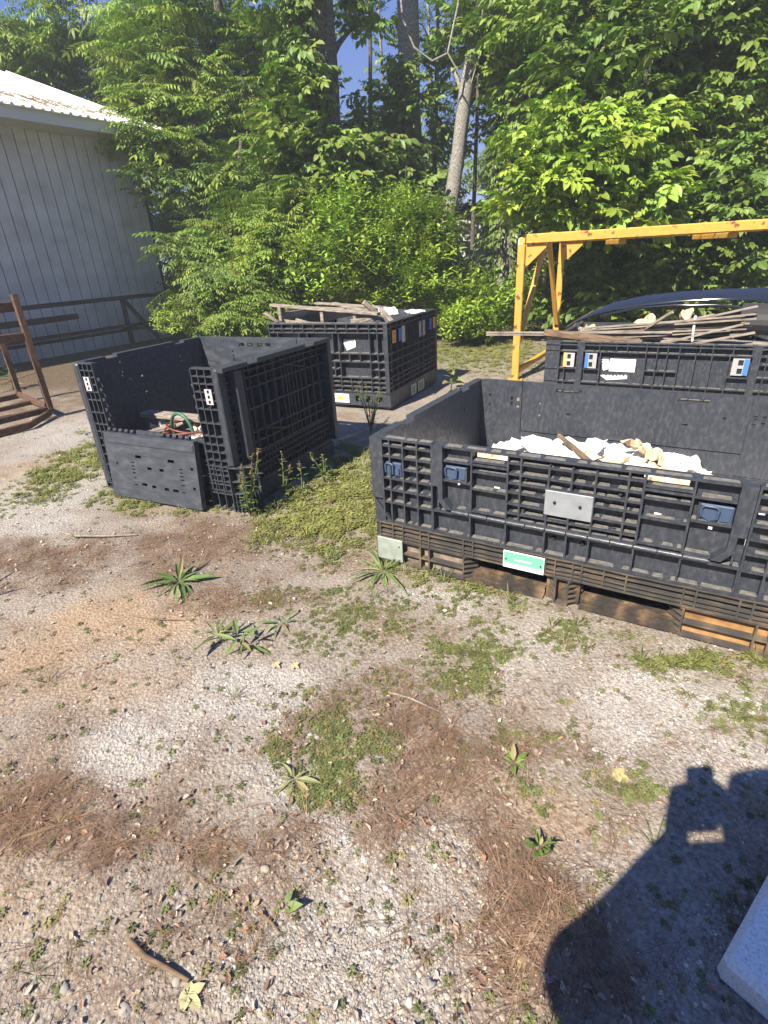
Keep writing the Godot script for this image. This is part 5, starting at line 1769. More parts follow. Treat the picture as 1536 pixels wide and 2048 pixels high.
func make_tree(called: String, label: String, cat: String, pts: Array, r0: float, r1: float, bark: Material, kind: String, blobs: Array, times: float, size: float, tint: Color, sd: int, group := "") -> Node3D:
	var base: Vector3 = pts[0]
	var t := thing(called, label, cat, Vector3(base.x, 0, base.z), 0.0, group)
	trunk_part(t, pts, r0, r1, bark)
	var r := RandomNumberGenerator.new()
	r.seed = sd
	for bl in blobs:
		var c := Vector3(bl[0], bl[1], bl[2])
		# a limb from the nearest fitting height of the trunk into the clump
		var best: Vector3 = pts[0]
		var bd := 1e9
		for i in 12:
			var t2 := (i + 1) / 12.0 * (pts.size() - 1)
			var k := mini(int(t2), pts.size() - 2)
			var p: Vector3 = pts[k].lerp(pts[k + 1], t2 - k)
			var d := p.distance_to(c - Vector3(0, 0.6 * Vector2(p.x - c.x, p.z - c.z).length(), 0))
			if d < bd:
				bd = d
				best = p
		var mid := best.lerp(c, 0.5) + Vector3(r.randf_range(-0.15, 0.15), 0.12, r.randf_range(-0.15, 0.15))
		if best.distance_to(c) > 0.15:
			trunk_part(t, [best, mid, c], r1 * 0.42 + 0.008, 0.008, bark, "limb", 6)
		# twigs inside the clump
		var tw := MB.new()
		for q in 3:
			var e := c + Vector3(r.randf_range(-1, 1) * bl[3], r.randf_range(-0.8, 0.9) * bl[4], r.randf_range(-1, 1) * bl[5]) * 0.8
			tw.tube([c - t.position, c.lerp(e, 0.5) + Vector3(0, 0.05, 0) - t.position, e - t.position], [0.010, 0.007, 0.003], 4)
		part(t, "twigs", tw, bark)
	foliage(t, "crown", kind, blobs, times, size, tint, M.leaf, sd)
	return t


func make_trees() -> void:
	var yg := Color(0.21, 0.295, 0.045)
	var mg := Color(0.165, 0.245, 0.042)
	var dg := Color(0.15, 0.23, 0.04)
	var by := Color(0.26, 0.38, 0.045)
	var V := func(x: float, y: float, z: float) -> Vector3: return Vector3(x, y, z)
	make_tree("slender_tree", "feathery-leaved tree rising behind the building's roof at the far left", "tree", [V.call(-6.6, 0, -17.2), V.call(-6.55, 3.5, -17.2), V.call(-6.5, 7.2, -17.0)], 0.13, 0.060, M.pale_bark, "P", [[-8.03, 6.22, -17.00, 1.17, 1.00, 0.98, 42], [-7.42, 5.80, -17.00, 1.81, 1.31, 1.39, 88], [-5.90, 6.46, -16.50, 2.04, 1.10, 1.35, 91], [-6.05, 5.33, -17.00, 1.27, 0.80, 0.91, 24], [-8.54, 5.45, -17.00, 1.01, 0.67, 0.74, 24]], 4.0, 1.50, yg, 101)
	make_tree("feather_leaf_tree", "tall tree with drooping feathery leaves overhanging the building's corner", "tree", [V.call(-2.9, 0, -13.2), V.call(-2.8, 2.2, -13.2), V.call(-2.6, 4.5, -13.3), V.call(-2.5, 7.5, -13.2)], 0.14, 0.070, M.dark_bark, "P", [[-3.28, 5.53, -13.50, 1.50, 0.87, 1.03, 84], [-2.88, 5.13, -13.50, 0.99, 0.74, 0.77, 34], [-3.51, 4.65, -13.00, 1.07, 0.84, 0.85, 63], [-3.59, 4.10, -12.60, 0.92, 0.58, 0.66, 40], [-2.88, 3.74, -12.50, 1.01, 0.67, 0.74, 54], [-2.09, 3.67, -12.80, 0.91, 0.68, 0.71, 48], [-3.79, 3.45, -11.70, 0.64, 0.17, 0.30, 10], [-1.47, 5.37, -13.50, 0.98, 0.85, 0.82, 45], [-1.59, 4.84, -13.80, 0.49, 0.49, 0.44, 6]], 4.2, 1.15, yg, 102)
	make_tree("feather_leaf_tree", "lower tree whose feathery branches hang against the building's end", "tree", [V.call(-2.3, 0, -11.9), V.call(-2.4, 1.2, -11.8), V.call(-2.4, 2.4, -11.8), V.call(-2.2, 3.4, -11.9)], 0.09, 0.040, M.dark_bark, "P", [[-2.95, 3.02, -11.90, 0.85, 0.53, 0.61, 40], [-2.32, 2.48, -11.60, 0.92, 0.51, 0.62, 36], [-1.48, 2.77, -11.80, 0.72, 0.62, 0.60, 42], [-3.50, 2.61, -11.20, 0.41, 0.18, 0.25, 7], [-2.53, 1.76, -10.80, 0.76, 0.38, 0.49, 32], [-3.02, 1.70, -10.30, 0.51, 0.20, 0.29, 12], [-3.30, 1.07, -11.80, 0.53, 0.42, 0.42, 10]], 5.0, 1.00, mg, 103)
	make_tree("leafy_shrub", "feathery shrub drooping over the open bin's far corner", "shrub", [V.call(-2.2, 0, -8.7), V.call(-2.15, 0.3, -8.7), V.call(-2.1, 0.6, -8.7)], 0.03, 0.012, M.dark_bark, "P", [[-2.03, 0.78, -8.60, 0.65, 0.38, 0.45, 42], [-2.23, 0.60, -8.40, 0.38, 0.19, 0.24, 12], [-1.69, 0.55, -8.60, 0.45, 0.27, 0.31, 21]], 10.0, 0.75, mg, 104)
	make_tree("leafy_shrub", "bright yellow-green shrub behind the far bin", "shrub", [V.call(0.0, 0, -9.6), V.call(0.02, 0.6, -9.6), V.call(0.05, 1.4, -9.6)], 0.05, 0.020, M.dark_bark, "S", [[-0.12, 1.79, -9.80, 0.68, 0.38, 0.46, 36], [0.53, 1.90, -9.80, 0.34, 0.30, 0.29, 14], [0.41, 1.25, -9.50, 0.65, 0.49, 0.51, 48], [-0.32, 1.15, -9.40, 0.81, 0.49, 0.56, 60], [0.90, 1.37, -9.60, 0.42, 0.50, 0.41, 30], [-0.83, 0.81, -9.40, 0.65, 0.28, 0.39, 28], [0.70, 0.73, -9.30, 0.64, 0.24, 0.35, 24]], 7.0, 1.15, by, 105)
	make_tree("leafy_shrub", "tangled green shrub between the feathery trees and the bright shrub", "shrub", [V.call(-1.6, 0, -10.0), V.call(-1.6, 0.7, -10.0), V.call(-1.5, 1.6, -10.1)], 0.05, 0.020, M.dark_bark, "P", [[-1.35, 2.02, -10.20, 0.62, 0.53, 0.52, 42], [-0.77, 2.06, -10.20, 0.62, 0.40, 0.45, 32], [-1.45, 1.35, -9.70, 0.76, 0.46, 0.53, 50], [-0.96, 1.47, -9.80, 0.59, 0.42, 0.45, 35], [-2.18, 1.23, -10.00, 0.53, 0.35, 0.39, 24]], 6.0, 0.85, yg, 106)
	make_tree("vine_clad_tree", "thick dark trunk hung with large vine leaves left of centre", "tree", [V.call(-0.62, 0, -11.0), V.call(-0.60, 2, -11.0), V.call(-0.56, 4, -11.0), V.call(-0.5, 8.5, -11.1)], 0.27, 0.200, M.dark_bark, "B", [[-0.06, 4.75, -11.60, 0.31, 0.52, 0.36, 8], [0.07, 3.62, -11.80, 0.26, 0.41, 0.29, 5], [-1.00, 4.62, -11.00, 0.50, 0.89, 0.60, 45], [-0.93, 3.67, -10.80, 0.43, 1.05, 0.60, 50], [-0.96, 2.98, -10.70, 0.56, 0.56, 0.51, 36], [-0.32, 2.65, -10.60, 0.74, 0.55, 0.57, 48], [-0.74, 2.43, -10.40, 0.63, 0.45, 0.48, 35]], 4.5, 1.00, mg, 107)
	make_tree("pale_tree", "straight pale-barked tree bare at the very top, leafy below", "tree", [V.call(1.02, 0, -13.0), V.call(1.0, 2.5, -13.0), V.call(0.97, 5, -13.0), V.call(0.95, 9, -13.0)], 0.24, 0.180, M.pale_bark, "B", [[0.79, 4.22, -13.00, 0.52, 0.69, 0.54, 27], [1.04, 3.36, -12.80, 0.67, 0.90, 0.70, 48], [0.61, 2.85, -12.60, 0.77, 0.77, 0.69, 49], [1.08, 2.29, -12.40, 0.64, 0.64, 0.58, 36], [0.23, 3.00, -13.00, 0.45, 0.79, 0.54, 20]], 3.2, 0.95, dg, 108)
	make_tree("pale_tree", "leaning pale-barked tree in the gap right of centre", "tree", [V.call(1.22, 0, -12.0), V.call(1.40, 1.0, -12.0), V.call(1.67, 2.3, -12.0), V.call(1.90, 3.85, -12.0), V.call(2.12, 5.2, -12.0), V.call(2.3, 8.0, -12.0)], 0.16, 0.100, M.pale_bark, "B", [[1.43, 4.55, -12.60, 0.45, 0.90, 0.57, 26], [2.20, 4.86, -12.30, 0.45, 0.78, 0.53, 28], [2.48, 4.40, -12.50, 0.34, 0.45, 0.35, 8], [1.77, 0.75, -11.00, 0.43, 0.29, 0.32, 14]], 3.2, 0.90, mg, 109)
	make_tree("pale_tree", "pale-barked tree with a stout base behind the yellow rack's post", "tree", [V.call(2.55, 0, -11.6), V.call(2.62, 0.8, -11.6), V.call(2.72, 2.3, -11.6), V.call(2.78, 3.8, -11.6), V.call(2.8, 7.5, -11.6)], 0.27, 0.150, M.pale_bark, "B", [[2.70, 4.26, -11.00, 0.60, 0.81, 0.63, 48], [2.98, 3.66, -11.00, 0.50, 0.60, 0.49, 30], [2.47, 4.74, -11.50, 0.53, 0.53, 0.47, 25], [3.16, 1.84, -11.00, 0.39, 0.30, 0.31, 8]], 4.0, 0.95, yg, 110)
	make_tree("broadleaf_tree", "sunlit broad-leaved branches hanging over the yellow rack", "tree", [V.call(4.2, 0, -8.9), V.call(4.1, 1.2, -8.8), V.call(3.8, 2.4, -8.6), V.call(3.6, 3.4, -8.4)], 0.10, 0.040, M.dark_bark, "B", [[2.71, 2.48, -8.20, 0.83, 0.38, 0.50, 55], [2.40, 2.02, -7.90, 0.71, 0.36, 0.45, 50], [3.09, 2.09, -7.90, 0.73, 0.44, 0.51, 60], [2.67, 1.77, -7.70, 0.77, 0.21, 0.36, 33], [3.48, 2.63, -8.40, 0.63, 0.47, 0.49, 48], [3.59, 1.74, -7.90, 0.52, 0.30, 0.36, 28]], 8.0, 0.82, by, 111)
	make_tree("broadleaf_tree", "tall dense broad-leaved tree filling the upper right", "tree", [V.call(5.0, 0, -9.6), V.call(4.9, 2, -9.5), V.call(4.8, 4, -9.3), V.call(4.6, 7, -9.2)], 0.16, 0.070, M.dark_bark, "B", [[3.10, 3.37, -9.00, 0.92, 0.67, 0.71, 88], [3.88, 3.71, -9.20, 1.15, 0.80, 0.86, 117], [4.70, 3.89, -9.40, 1.12, 0.75, 0.82, 96], [4.16, 3.10, -9.00, 0.87, 0.61, 0.65, 70], [5.18, 3.11, -9.00, 0.73, 1.09, 0.80, 96], [4.85, 2.52, -8.80, 0.78, 0.70, 0.67, 72], [3.24, 4.12, -9.60, 1.00, 0.54, 0.66, 66]], 6.0, 0.85, dg, 112)
	make_tree("broadleaf_hedge", "dark broad-leaved thicket behind the black bumper", "shrub", [V.call(4.0, 0, -8.5), V.call(4.0, 0.7, -8.5), V.call(4.0, 1.6, -8.5)], 0.06, 0.030, M.dark_bark, "B", [[3.57, 1.09, -8.60, 0.56, 0.44, 0.45, 38], [4.22, 1.00, -8.40, 0.89, 0.40, 0.54, 55], [4.98, 0.89, -8.20, 0.91, 0.45, 0.58, 60], [3.34, 0.55, -8.80, 0.57, 0.41, 0.43, 24], [4.44, 1.54, -8.20, 1.04, 0.24, 0.45, 39], [4.23, 2.19, -8.70, 0.75, 0.42, 0.50, 31], [4.82, 1.68, -8.00, 0.64, 0.40, 0.46, 40], [5.13, 2.04, -8.30, 0.51, 0.51, 0.45, 36], [4.00, 0.54, -8.40, 1.05, 0.24, 0.45, 27]], 6.0, 0.85, dg, 113)
	make_tree("low_thicket", "low leafy thicket at the foot of the pale trunks", "shrub", [V.call(1.6, 0, -9.2), V.call(1.6, 0.2, -9.2), V.call(1.6, 0.45, -9.2)], 0.03, 0.015, M.dark_bark, "S", [[1.45, 0.47, -9.20, 0.48, 0.23, 0.30, 17], [1.94, 0.28, -9.00, 0.48, 0.20, 0.28, 15], [2.63, 0.39, -9.40, 0.42, 0.34, 0.34, 16], [1.55, 0.23, -8.60, 0.53, 0.15, 0.26, 14], [3.07, 0.76, -9.20, 0.33, 0.42, 0.34, 14], [1.33, 0.67, -9.80, 0.38, 0.21, 0.26, 11], [-3.33, 0.45, -10.50, 0.57, 0.29, 0.36, 13]], 9.0, 1.00, by, 114)
	var kth := ["nearest the thick vine-clad trunk", "just left of the straight pale tree", "just right of the straight pale tree", "between the two pale trees", "close behind the leaning pale tree", "in the sky gap beside the leaning pale tree", "close to the yellow rack's corner", "behind the sunlit broad leaves"]
	var sp := [[-0.05, -12.6, 0.05, 0.4], [0.62, -13.6, 0.04, -0.2], [1.42, -13.8, 0.06, 0.25], [1.75, -14.4, 0.045, -0.3], [2.25, -13.2, 0.05, 0.15], [2.75, -14.2, 0.04, 0.35], [3.35, -11.2, 0.05, -0.15], [3.9, -10.4, 0.045, 0.2]]
	for i in 8:
		var q: Array = sp[i]
		var h := 7.5
		var bl := []
		for k in 3:
			bl.append([q[0] + q[3] * (0.4 + 0.3 * k) + 0.3 * sin(i * 2.0 + k * 2.4), 2.0 + 1.7 * k + 0.3 * sin(i * 3.0), q[1] + 0.2 * cos(i + k * 1.7), 0.35, 0.3, 0.3, 9])
		make_tree("slender_tree", "slender trunk " + kth[i], "tree", [V.call(q[0], 0, q[1]), V.call(q[0] + q[3] * 0.3, 2.2, q[1]), V.call(q[0] + q[3] * 0.7, 4.6, q[1]), V.call(q[0] + q[3], h, q[1])], q[2], q[2] * 0.55, M.pale_bark if i % 2 else M.dark_bark, "B" if i % 3 else "S", bl, 3.0, 0.9, mg, 140 + i, "slender trunks in the wood's edge")
	# vine leaves that clothe the trunks
	var r := RandomNumberGenerator.new()
	r.seed = 77
	for q in [[-0.62, -10.95, 0.32, 0.4, 6.4, "leafy green vine climbing the thick dark trunk left of centre", 330], [0.98, -12.9, 0.28, 0.2, 4.6, "leafy vine covering the lower trunk right of the thick vine-clad tree", 200], [2.72, -11.4, 0.26, 0.9, 6.5, "vine with small leaves climbing the trunk nearest the yellow rack", 150], [-3.0, -12.6, 0.3, 0.2, 3.5, "vine tangled round the slender tree beside the building", 120]]:
		var t := thing("climbing_vine", q[5], "vine", Vector3(q[0], 0, q[1]), 0.0, "vines on the trunks")
		for s in 3:
			var pts := []
			var rad := []
			for i in 14:
				var y: float = lerpf(0.0, q[4], i / 13.0)
				var a: float = 1.2 + s * 1.1 + 0.9 * sin(y * 0.8 + s)
				pts.append(Vector3(cos(a), 0, sin(a)) * (q[2] * 0.75) + Vector3(0, y, 0))
				rad.append(0.022 - 0.001 * i)
			var b := MB.new()
			b.tube(pts, rad, 5)
			part(t, "stem", b, M.dark_bark)
		var xs := []
		var cs := []
		for i in q[6] * 2:
			var a := r.randf_range(1.5, 4.2)
			var y: float = lerpf(q[3], q[4], r.randf())
			var rr: float = q[2] + r.randf_range(-0.02, 0.12)
			xs.append(Transform3D(Basis.from_euler(Vector3(r.randf_range(-0.4, 0.4), -a + r.randf_range(-0.8, 0.8), r.randf_range(-1.1, -0.2))).scaled(Vector3.ONE * r.randf_range(0.5, 0.85)), Vector3(cos(a) * rr, y, sin(a) * rr)))
			var k := r.randf_range(0.6, 1.25)
			cs.append(Color(0.14 * k, 0.21 * k, 0.04 * k))
		many(t, "leaves", CL.B1, M.vine_leaf, xs, cs)
	# bare hanging vine between the pale trunks
	var hv := thing("bare_vine", "bare looping grey vine hanging before the pale trunks at the top", "vine", Vector3(1.4, 0, -11.6))
	var pts := []
	var rad := []
	for p in [[0.55, 7.5, 0.0], [0.35, 6.0, 0.05], [0.30, 5.0, 0.05], [0.12, 4.35, 0.08], [-0.15, 4.25, 0.1], [-0.45, 4.45, 0.1], [-0.62, 4.85, 0.05], [-0.66, 5.3, 0.0]]:
		pts.append(Vector3(p[0], p[1], p[2]))
		rad.append(0.018)
	var vb := MB.new()
	vb.tube(pts, rad, 5)
	part(hv, "stem", vb, M.pale_bark)
	vb = MB.new()
	vb.tube([Vector3(0.12, 4.35, 0.08), Vector3(0.35, 4.0, 0.1), Vector3(0.52, 3.92, 0.1), Vector3(0.66, 4.3, 0.08), Vector3(0.7, 4.9, 0.05)], [0.016, 0.014, 0.013, 0.011, 0.008], 5)
	part(hv, "stem", vb, M.pale_bark)


func far_woods() -> void:
	# the trees that stand deeper in the wood, each with its own trunk and crown
	var r := RandomNumberGenerator.new()
	r.seed = 314
	var i := 0
	for q in FAR:
		var t := thing("woodland_tree", "tree standing deeper in the wood behind the front trees", "tree", Vector3(q[0], 0, q[1]), 0.0, "trees deeper in the wood")
		var h: float = q[2]
		trunk_part(t, [Vector3(q[0], 0, q[1]), Vector3(q[0] + r.randf_range(-0.3, 0.3), h * 0.5, q[1]), Vector3(q[0] + r.randf_range(-0.5, 0.5), h, q[1])], 0.14, 0.06, M.dark_bark, "trunk", 8)
		var bl := []
		for k in q[4]:
			var y := lerpf(q[3], h, (k + 0.5) / q[4])
			bl.append([q[0] + r.randf_range(-1.0, 1.0), y, q[1] + r.randf_range(-0.8, 0.8), r.randf_range(1.0, 1.7), r.randf_range(0.7, 1.1), r.randf_range(0.9, 1.4), 60])
		foliage(t, "crown", ["P", "B", "S"][i % 3], bl, 2.6, 1.9 if i % 3 != 2 else 2.4, Color(0.135, 0.205, 0.04) * r.randf_range(0.8, 1.2), M.leaf, 500 + i)
		i += 1
	var sh := thing("garden_shed", "pale shed half hidden behind the leaning pale tree", "shed", Vector3(2.75, 0, -15.8), deg_to_rad(-8))
	var wb := MB.new()
	wb.box(-1.3, 0.0, -1.4, 1.3, 2.2, 0.0)
	part(sh, "wall", wb, M.paper)
	wb = MB.new()
	wb.beam(Vector3(-1.5, 2.32, -0.7), Vector3(1.5, 2.32, -0.7), 1.8, 0.09)
	part(sh, "roof", wb, M.trousers)
	# brush on the floor of the wood
	var xs := []
	var cs := []
	for k in 2600:
		var x := r.randf_range(-9.0, 11.0)
		var z := r.randf_range(-24.0, -10.6 + 0.1 * x)
		if x < -4.0 and z > -13.5: continue
		xs.append(Transform3D(Basis.from_euler(Vector3(r.randf_range(-0.4, 0.4), r.randf() * TAU, r.randf_range(-0.4, 0.4))).scaled(Vector3.ONE * r.randf_range(1.2, 2.6)), Vector3(x, r.randf_range(0.02, 0.6) + 0.5 * r.randf() * r.randf(), z)))
		var c := r.randf_range(0.6, 1.2)
		cs.append(Color(0.075 * c, 0.13 * c, 0.03 * c))
	tag(many(self, "underbrush", CL.S0, M.leaf, xs, cs), "low green underbrush covering the floor of the wood", "underbrush")


var FAR := [[-10.5, -21.0, 6.0, 2.0, 3], [-7.2, -22.5, 6.0, 1.5, 3], [-4.6, -20.5, 5.2, 0.8, 4], [-3.4, -17.0, 5.2, 0.6, 4], [-2.0, -22.0, 5.6, 0.8, 4], [-0.6, -18.0, 4.2, 0.5, 4], [0.4, -23.0, 4.6, 0.6, 4], [1.2, -17.2, 4.0, 0.6, 3], [2.0, -21.5, 4.0, 0.6, 3], [5.4, -19.5, 9.5, 0.8, 7], [5.2, -13.6, 8.0, 0.8, 6], [6.6, -16.4, 9.5, 0.8, 7], [7.0, -11.5, 8.0, 0.6, 7], [8.4, -13.6, 9.0, 0.6, 7], [9.5, -18.5, 10.0, 0.8, 7], [5.6, -10.2, 7.0, 0.6, 6], [8.6, -9.6, 8.0, 0.6, 6], [3.6, -13.4, 7.5, 3.6, 3]]


func leafy_weed(called: String, label: String, at: Vector3, n: int, ln: float, w: float, rise: float, tint: Color, sd: int, stem := 0.0) -> void:
	# a rosette or a leafy stem: each leaf a part
	var r := RandomNumberGenerator.new()
	r.seed = sd
	var t := thing(called, label, "weed", at)
	var y0 := ground_height(at.x, at.z)
	if stem > 0.0:
		var b := MB.new()
		b.col = tint * 0.8
		b.tube([Vector3(0, y0 - 0.01, 0), Vector3(0.02, stem * 0.5, 0.01), Vector3(0.03, stem, -0.01)], [0.006, 0.005, 0.003], 5)
		part(t, "stem", b, M.weed_leaf)
	for i in n:
		var a := i * 2.4 + r.randf_range(-0.3, 0.3)
		var f := i / float(n)
		var d := Vector3(cos(a), rise * r.randf_range(0.5, 1.4), sin(a))
		var l := ln * r.randf_range(0.45, 1.15)
		if stem > 0.0: l *= 1.15 - 0.6 * f
		var b := MB.new()
		var k := r.randf_range(0.65, 1.2)
		b.col = Color(tint.r * k, tint.g * k, tint.b * k)
		if r.randf() < 0.15: b.col = Color(0.30 * k, 0.25 * k, 0.12 * k)
		b.leaf(Vector3(cos(a) * 0.006, maxf(y0 + 0.004, stem * (0.15 + 0.85 * f)), sin(a) * 0.006), d, Vector3(r.randf_range(-0.5, 0.5), 1.0, r.randf_range(-0.5, 0.5)), l, w * l * r.randf_range(0.6, 1.1), r.randf_range(0.1, 0.7), r.randf_range(0.25, 0.7) if stem == 0.0 else r.randf_range(0.1, 0.6))
		part(t, "leaf", b, M.weed_leaf)


func flower_weed(label: String, at: Vector3, h: float, stems: int, sd: int, seedy: bool) -> void:
	# an upright weed with thin branching stems, narrow leaves and seed heads
	var r := RandomNumberGenerator.new()
	r.seed = sd
	var t := thing("tall_weed", label, "weed", at, 0.0, "tall weeds beside the bins")
	var lv := MB.new()
	for s in stems:
		var hd := MB.new()
		var a := r.randf() * TAU
		var lean := r.randf_range(0.05, 0.38) if stems > 1 else 0.06
		var hh := h * r.randf_range(0.6, 1.0)
		var tip := Vector3(cos(a) * lean * hh, hh, sin(a) * lean * hh)
		var b := MB.new()
		b.col = Color(0.16, 0.18, 0.07)
		b.tube([Vector3.ZERO, tip * 0.5 + Vector3(0.005, 0.02, 0), tip], [0.005, 0.004, 0.002], 4)
		part(t, "stem", b, M.weed_leaf)
		for i in 9:
			var f := 0.15 + 0.08 * i
			var c := i * 2.4 + s
			lv.col = Color(0.12, 0.18, 0.04) * r.randf_range(0.8, 1.4)
			lv.leaf(tip * f, Vector3(cos(c), 0.5, sin(c)), Vector3.UP, r.randf_range(0.035, 0.07), 0.012, 0.2, 0.3)
		for i in 16:
			var f := 0.76 + 0.25 * r.randf()
			hd.col = (Color(0.26, 0.17, 0.11) if seedy else Color(0.24, 0.24, 0.09)) * r.randf_range(0.7, 1.3)
			hd.leaf(tip * f, Vector3(r.randfn(), r.randf_range(0.2, 1.0), r.randfn()), Vector3.UP, r.randf_range(0.012, 0.024), 0.009, 0.1, 0.1)
		part(t, "seed_head", hd, M.weed_leaf)
	part(t, "foliage", lv, M.weed_leaf)


func make_weeds() -> void:
	leafy_weed("rosette_weed", "large green rosette weed with long leaves on the brown litter at left", Vector3(-0.98, 0, -2.17), 22, 0.17, 0.15, 0.6, Color(0.10, 0.17, 0.045), 1)
	leafy_weed("grass_tuft", "spreading tuft of thin green blades at the foreground bin's corner", Vector3(-0.02, 0, -2.16), 34, 0.19, 0.06, 0.5, Color(0.15, 0.23, 0.06), 2)
	leafy_weed("uprooted_weed", "wilting weed clump with drooping leaves left of centre", Vector3(-0.68, 0, -1.72), 16, 0.11, 0.2, 0.7, Color(0.14, 0.16, 0.06), 3, 0.05)
	leafy_weed("drooping_weed", "pale green weed bent over beside the wilting clump", Vector3(-0.58, 0, -1.66), 9, 0.13, 0.22, 0.3, Color(0.20, 0.27, 0.09), 4, 0.07)
	leafy_weed("small_weed", "little bright green star-shaped weed on brown dirt right of centre", Vector3(0.33, 0, -1.08), 9, 0.045, 0.3, 0.6, Color(0.16, 0.26, 0.05), 5)
	leafy_weed("seedling", "single seedling with a few broad leaves in the bottom gravel", Vector3(-0.28, 0, -0.73), 6, 0.036, 0.55, 0.7, Color(0.17, 0.22, 0.07), 6, 0.018)
	leafy_weed("small_weed", "small ragged weed beside the photographer's shadow", Vector3(0.33, 0, -0.83), 10, 0.04, 0.45, 0.9, Color(0.12, 0.18, 0.04), 7, 0.02)
	leafy_weed("drooping_weed", "narrow-leaved weed lying flat on the litter below the grass tuft", Vector3(-0.45, 0, -1.81), 8, 0.11, 0.14, 0.25, Color(0.16, 0.22, 0.08), 8)
	leafy_weed("yellowed_weed", "faded yellowish weed flattened left of the central weed patch", Vector3(-0.30, 0, -1.07), 9, 0.07, 0.25, 0.3, Color(0.26, 0.27, 0.12), 9)
	leafy_weed("broadleaf_weed", "bright broad-leaved plant beside the far bin's right side", Vector3(0.78, 0, -5.7), 18, 0.13, 0.6, 0.3, Color(0.17, 0.27, 0.05), 10, 0.42)
	leafy_weed("broadleaf_weed", "green leafy plant behind the rusty rack", Vector3(-4.75, 0, -7.2), 18, 0.2, 0.3, 0.5, Color(0.08, 0.14, 0.035), 11, 0.35)
	leafy_weed("yucca_weed", "spiky weed at the left edge casting a dark shadow", Vector3(-1.98, 0, -2.05), 22, 0.26, 0.08, 1.1, Color(0.09, 0.15, 0.045), 12, 0.1)
	leafy_weed("small_weed", "small weed by the post of the rusty rack", Vector3(-2.75, 0, -4.9), 14, 0.09, 0.2, 0.8, Color(0.16, 0.22, 0.06), 13)
	flower_weed("tall seedy weed growing against the open bin's right corner", Vector3(-0.78, 0, -2.86), 0.42, 6, 31, true)
	flower_weed("reddish seed stalk beside the open bin's dark side", Vector3(-0.62, 0, -3.12), 0.30, 2, 32, true)
	flower_weed("thin seed stalk nearest the yellow weeds between the bins", Vector3(-0.50, 0, -3.10), 0.26, 1, 33, true)
	flower_weed("branching weed between the far bin and the foreground bin", Vector3(-0.07, 0, -4.40), 0.40, 7, 34, false)
	flower_weed("short flowering weed at the edge of the yellow weed patch", Vector3(-0.38, 0, -3.32), 0.22, 3, 35, false)


func make_bits() -> void:
	var stick := func(called: String, label: String, pts: Array, r0: float, m: Material) -> void:
		var b := MB.new()
		var ps := []
		var rs := []
		for i in pts.size():
			ps.append(Vector3(pts[i][0], ground_height(pts[i][0], pts[i][1]) + r0 + (pts[i][2] if pts[i].size() > 2 else 0.0), pts[i][1]))
			rs.append(r0 * (1.0 - 0.5 * i / pts.size()))
		b.tube(ps, rs, 6, 0.08)
		tag(part(self, called, b, m), label, "stick")
	stick.call("dead_stem", "curved pale dead stem on the litter near the open bin", [[-1.85, -2.78], [-1.72, -2.69, 0.01], [-1.55, -2.66, 0.012], [-1.38, -2.70]], 0.007, M.old_wood)
	stick.call("twig", "crooked brown twig half sunk in the gravel at bottom left", [[-0.61, -0.68], [-0.56, -0.645, 0.002], [-0.51, -0.625, 0.003], [-0.455, -0.60]], 0.007, M.brown_wood)
	stick.call("twig", "short dark twig in the gravel near the seedling", [[-0.33, -0.725], [-0.30, -0.70, 0.002], [-0.285, -0.685]], 0.004, M.brown_wood)
	stick.call("dead_stem", "thin straw-coloured stalk lying across the middle of the ground", [[-0.02, -1.39], [0.05, -1.35, 0.008], [0.15, -1.29]], 0.004, M.old_wood)
	stick.call("dead_stem", "dark thin stalk lying on the tan dirt at left", [[-1.1, -1.93], [-1.0, -1.89, 0.01], [-0.86, -1.87]], 0.003, M.brown_wood)
	stick.call("branch", "dark fallen branch lying on the needles at the lower left", [[-1.02, -0.93], [-0.96, -0.955, 0.004], [-0.88, -0.98]], 0.006, M.brown_wood)
	var r := RandomNumberGenerator.new()
	for q in [[-0.45, -0.575, 0.045, Color(0.36, 0.33, 0.18), "fallen pale yellow lobed leaf at the bottom left"], [0.60, -1.02, 0.04, Color(0.36, 0.29, 0.13), "curled yellow leaf on the brown dirt near the photographer's shadow"], [-0.43, -1.55, 0.03, Color(0.42, 0.31, 0.19), "small tan leaf below the wilting weed"], [-0.36, -1.54, 0.03, Color(0.45, 0.33, 0.2), "second small tan leaf beside the white gravel"]]:
		var b := MB.new()
		b.col = q[3]
		for k in 5:
			var a: float = k * 1.1 - 2.2 + 0.6
			b.leaf(Vector3.ZERO, Vector3(cos(a), 0.12 + 0.1 * sin(k * 2.0), sin(a)), Vector3(0.2 * sin(k * 1.3), 1, 0.2), q[2] * [0.55, 0.8, 0.9, 0.6, 0.4][k], q[2] * 0.5, 0.3, 0.15)
		var o := part(self, "fallen_leaf", b, M.litter)
		o.position = Vector3(q[0], ground_height(q[0], q[1]) + 0.008, q[1])
		tag(o, q[4], "leaf")
	# the pale slab at the lower right corner
	var b := MB.new()
	b.bevel(-0.17, -0.12, -0.03, 0.17, 0.12, 0.03, 0.012)
	var pit := noise_tex(33, 0.09, [[0.0, lin(0.30, 0.30, 0.30)], [0.35, lin(0.58, 0.58, 0.58)], [0.6, lin(0.66, 0.66, 0.65)], [1.0, lin(0.74, 0.73, 0.71)]], 512, 7)
	var sm := mat("pale_stone", Color.WHITE, 0.8, pit, 2.4)
	var s := part(self, "stone_slab", b, sm)
	s.rotation = Vector3(-PI / 2 + 0.06, 0, 0)
	s.rotate(Vector3.UP, deg_to_rad(38))
	s.position = Vector3(0.815, 0.022, -0.575)
	tag(s, "pale grey slab at the lower right corner, beside the shadow", "slab")


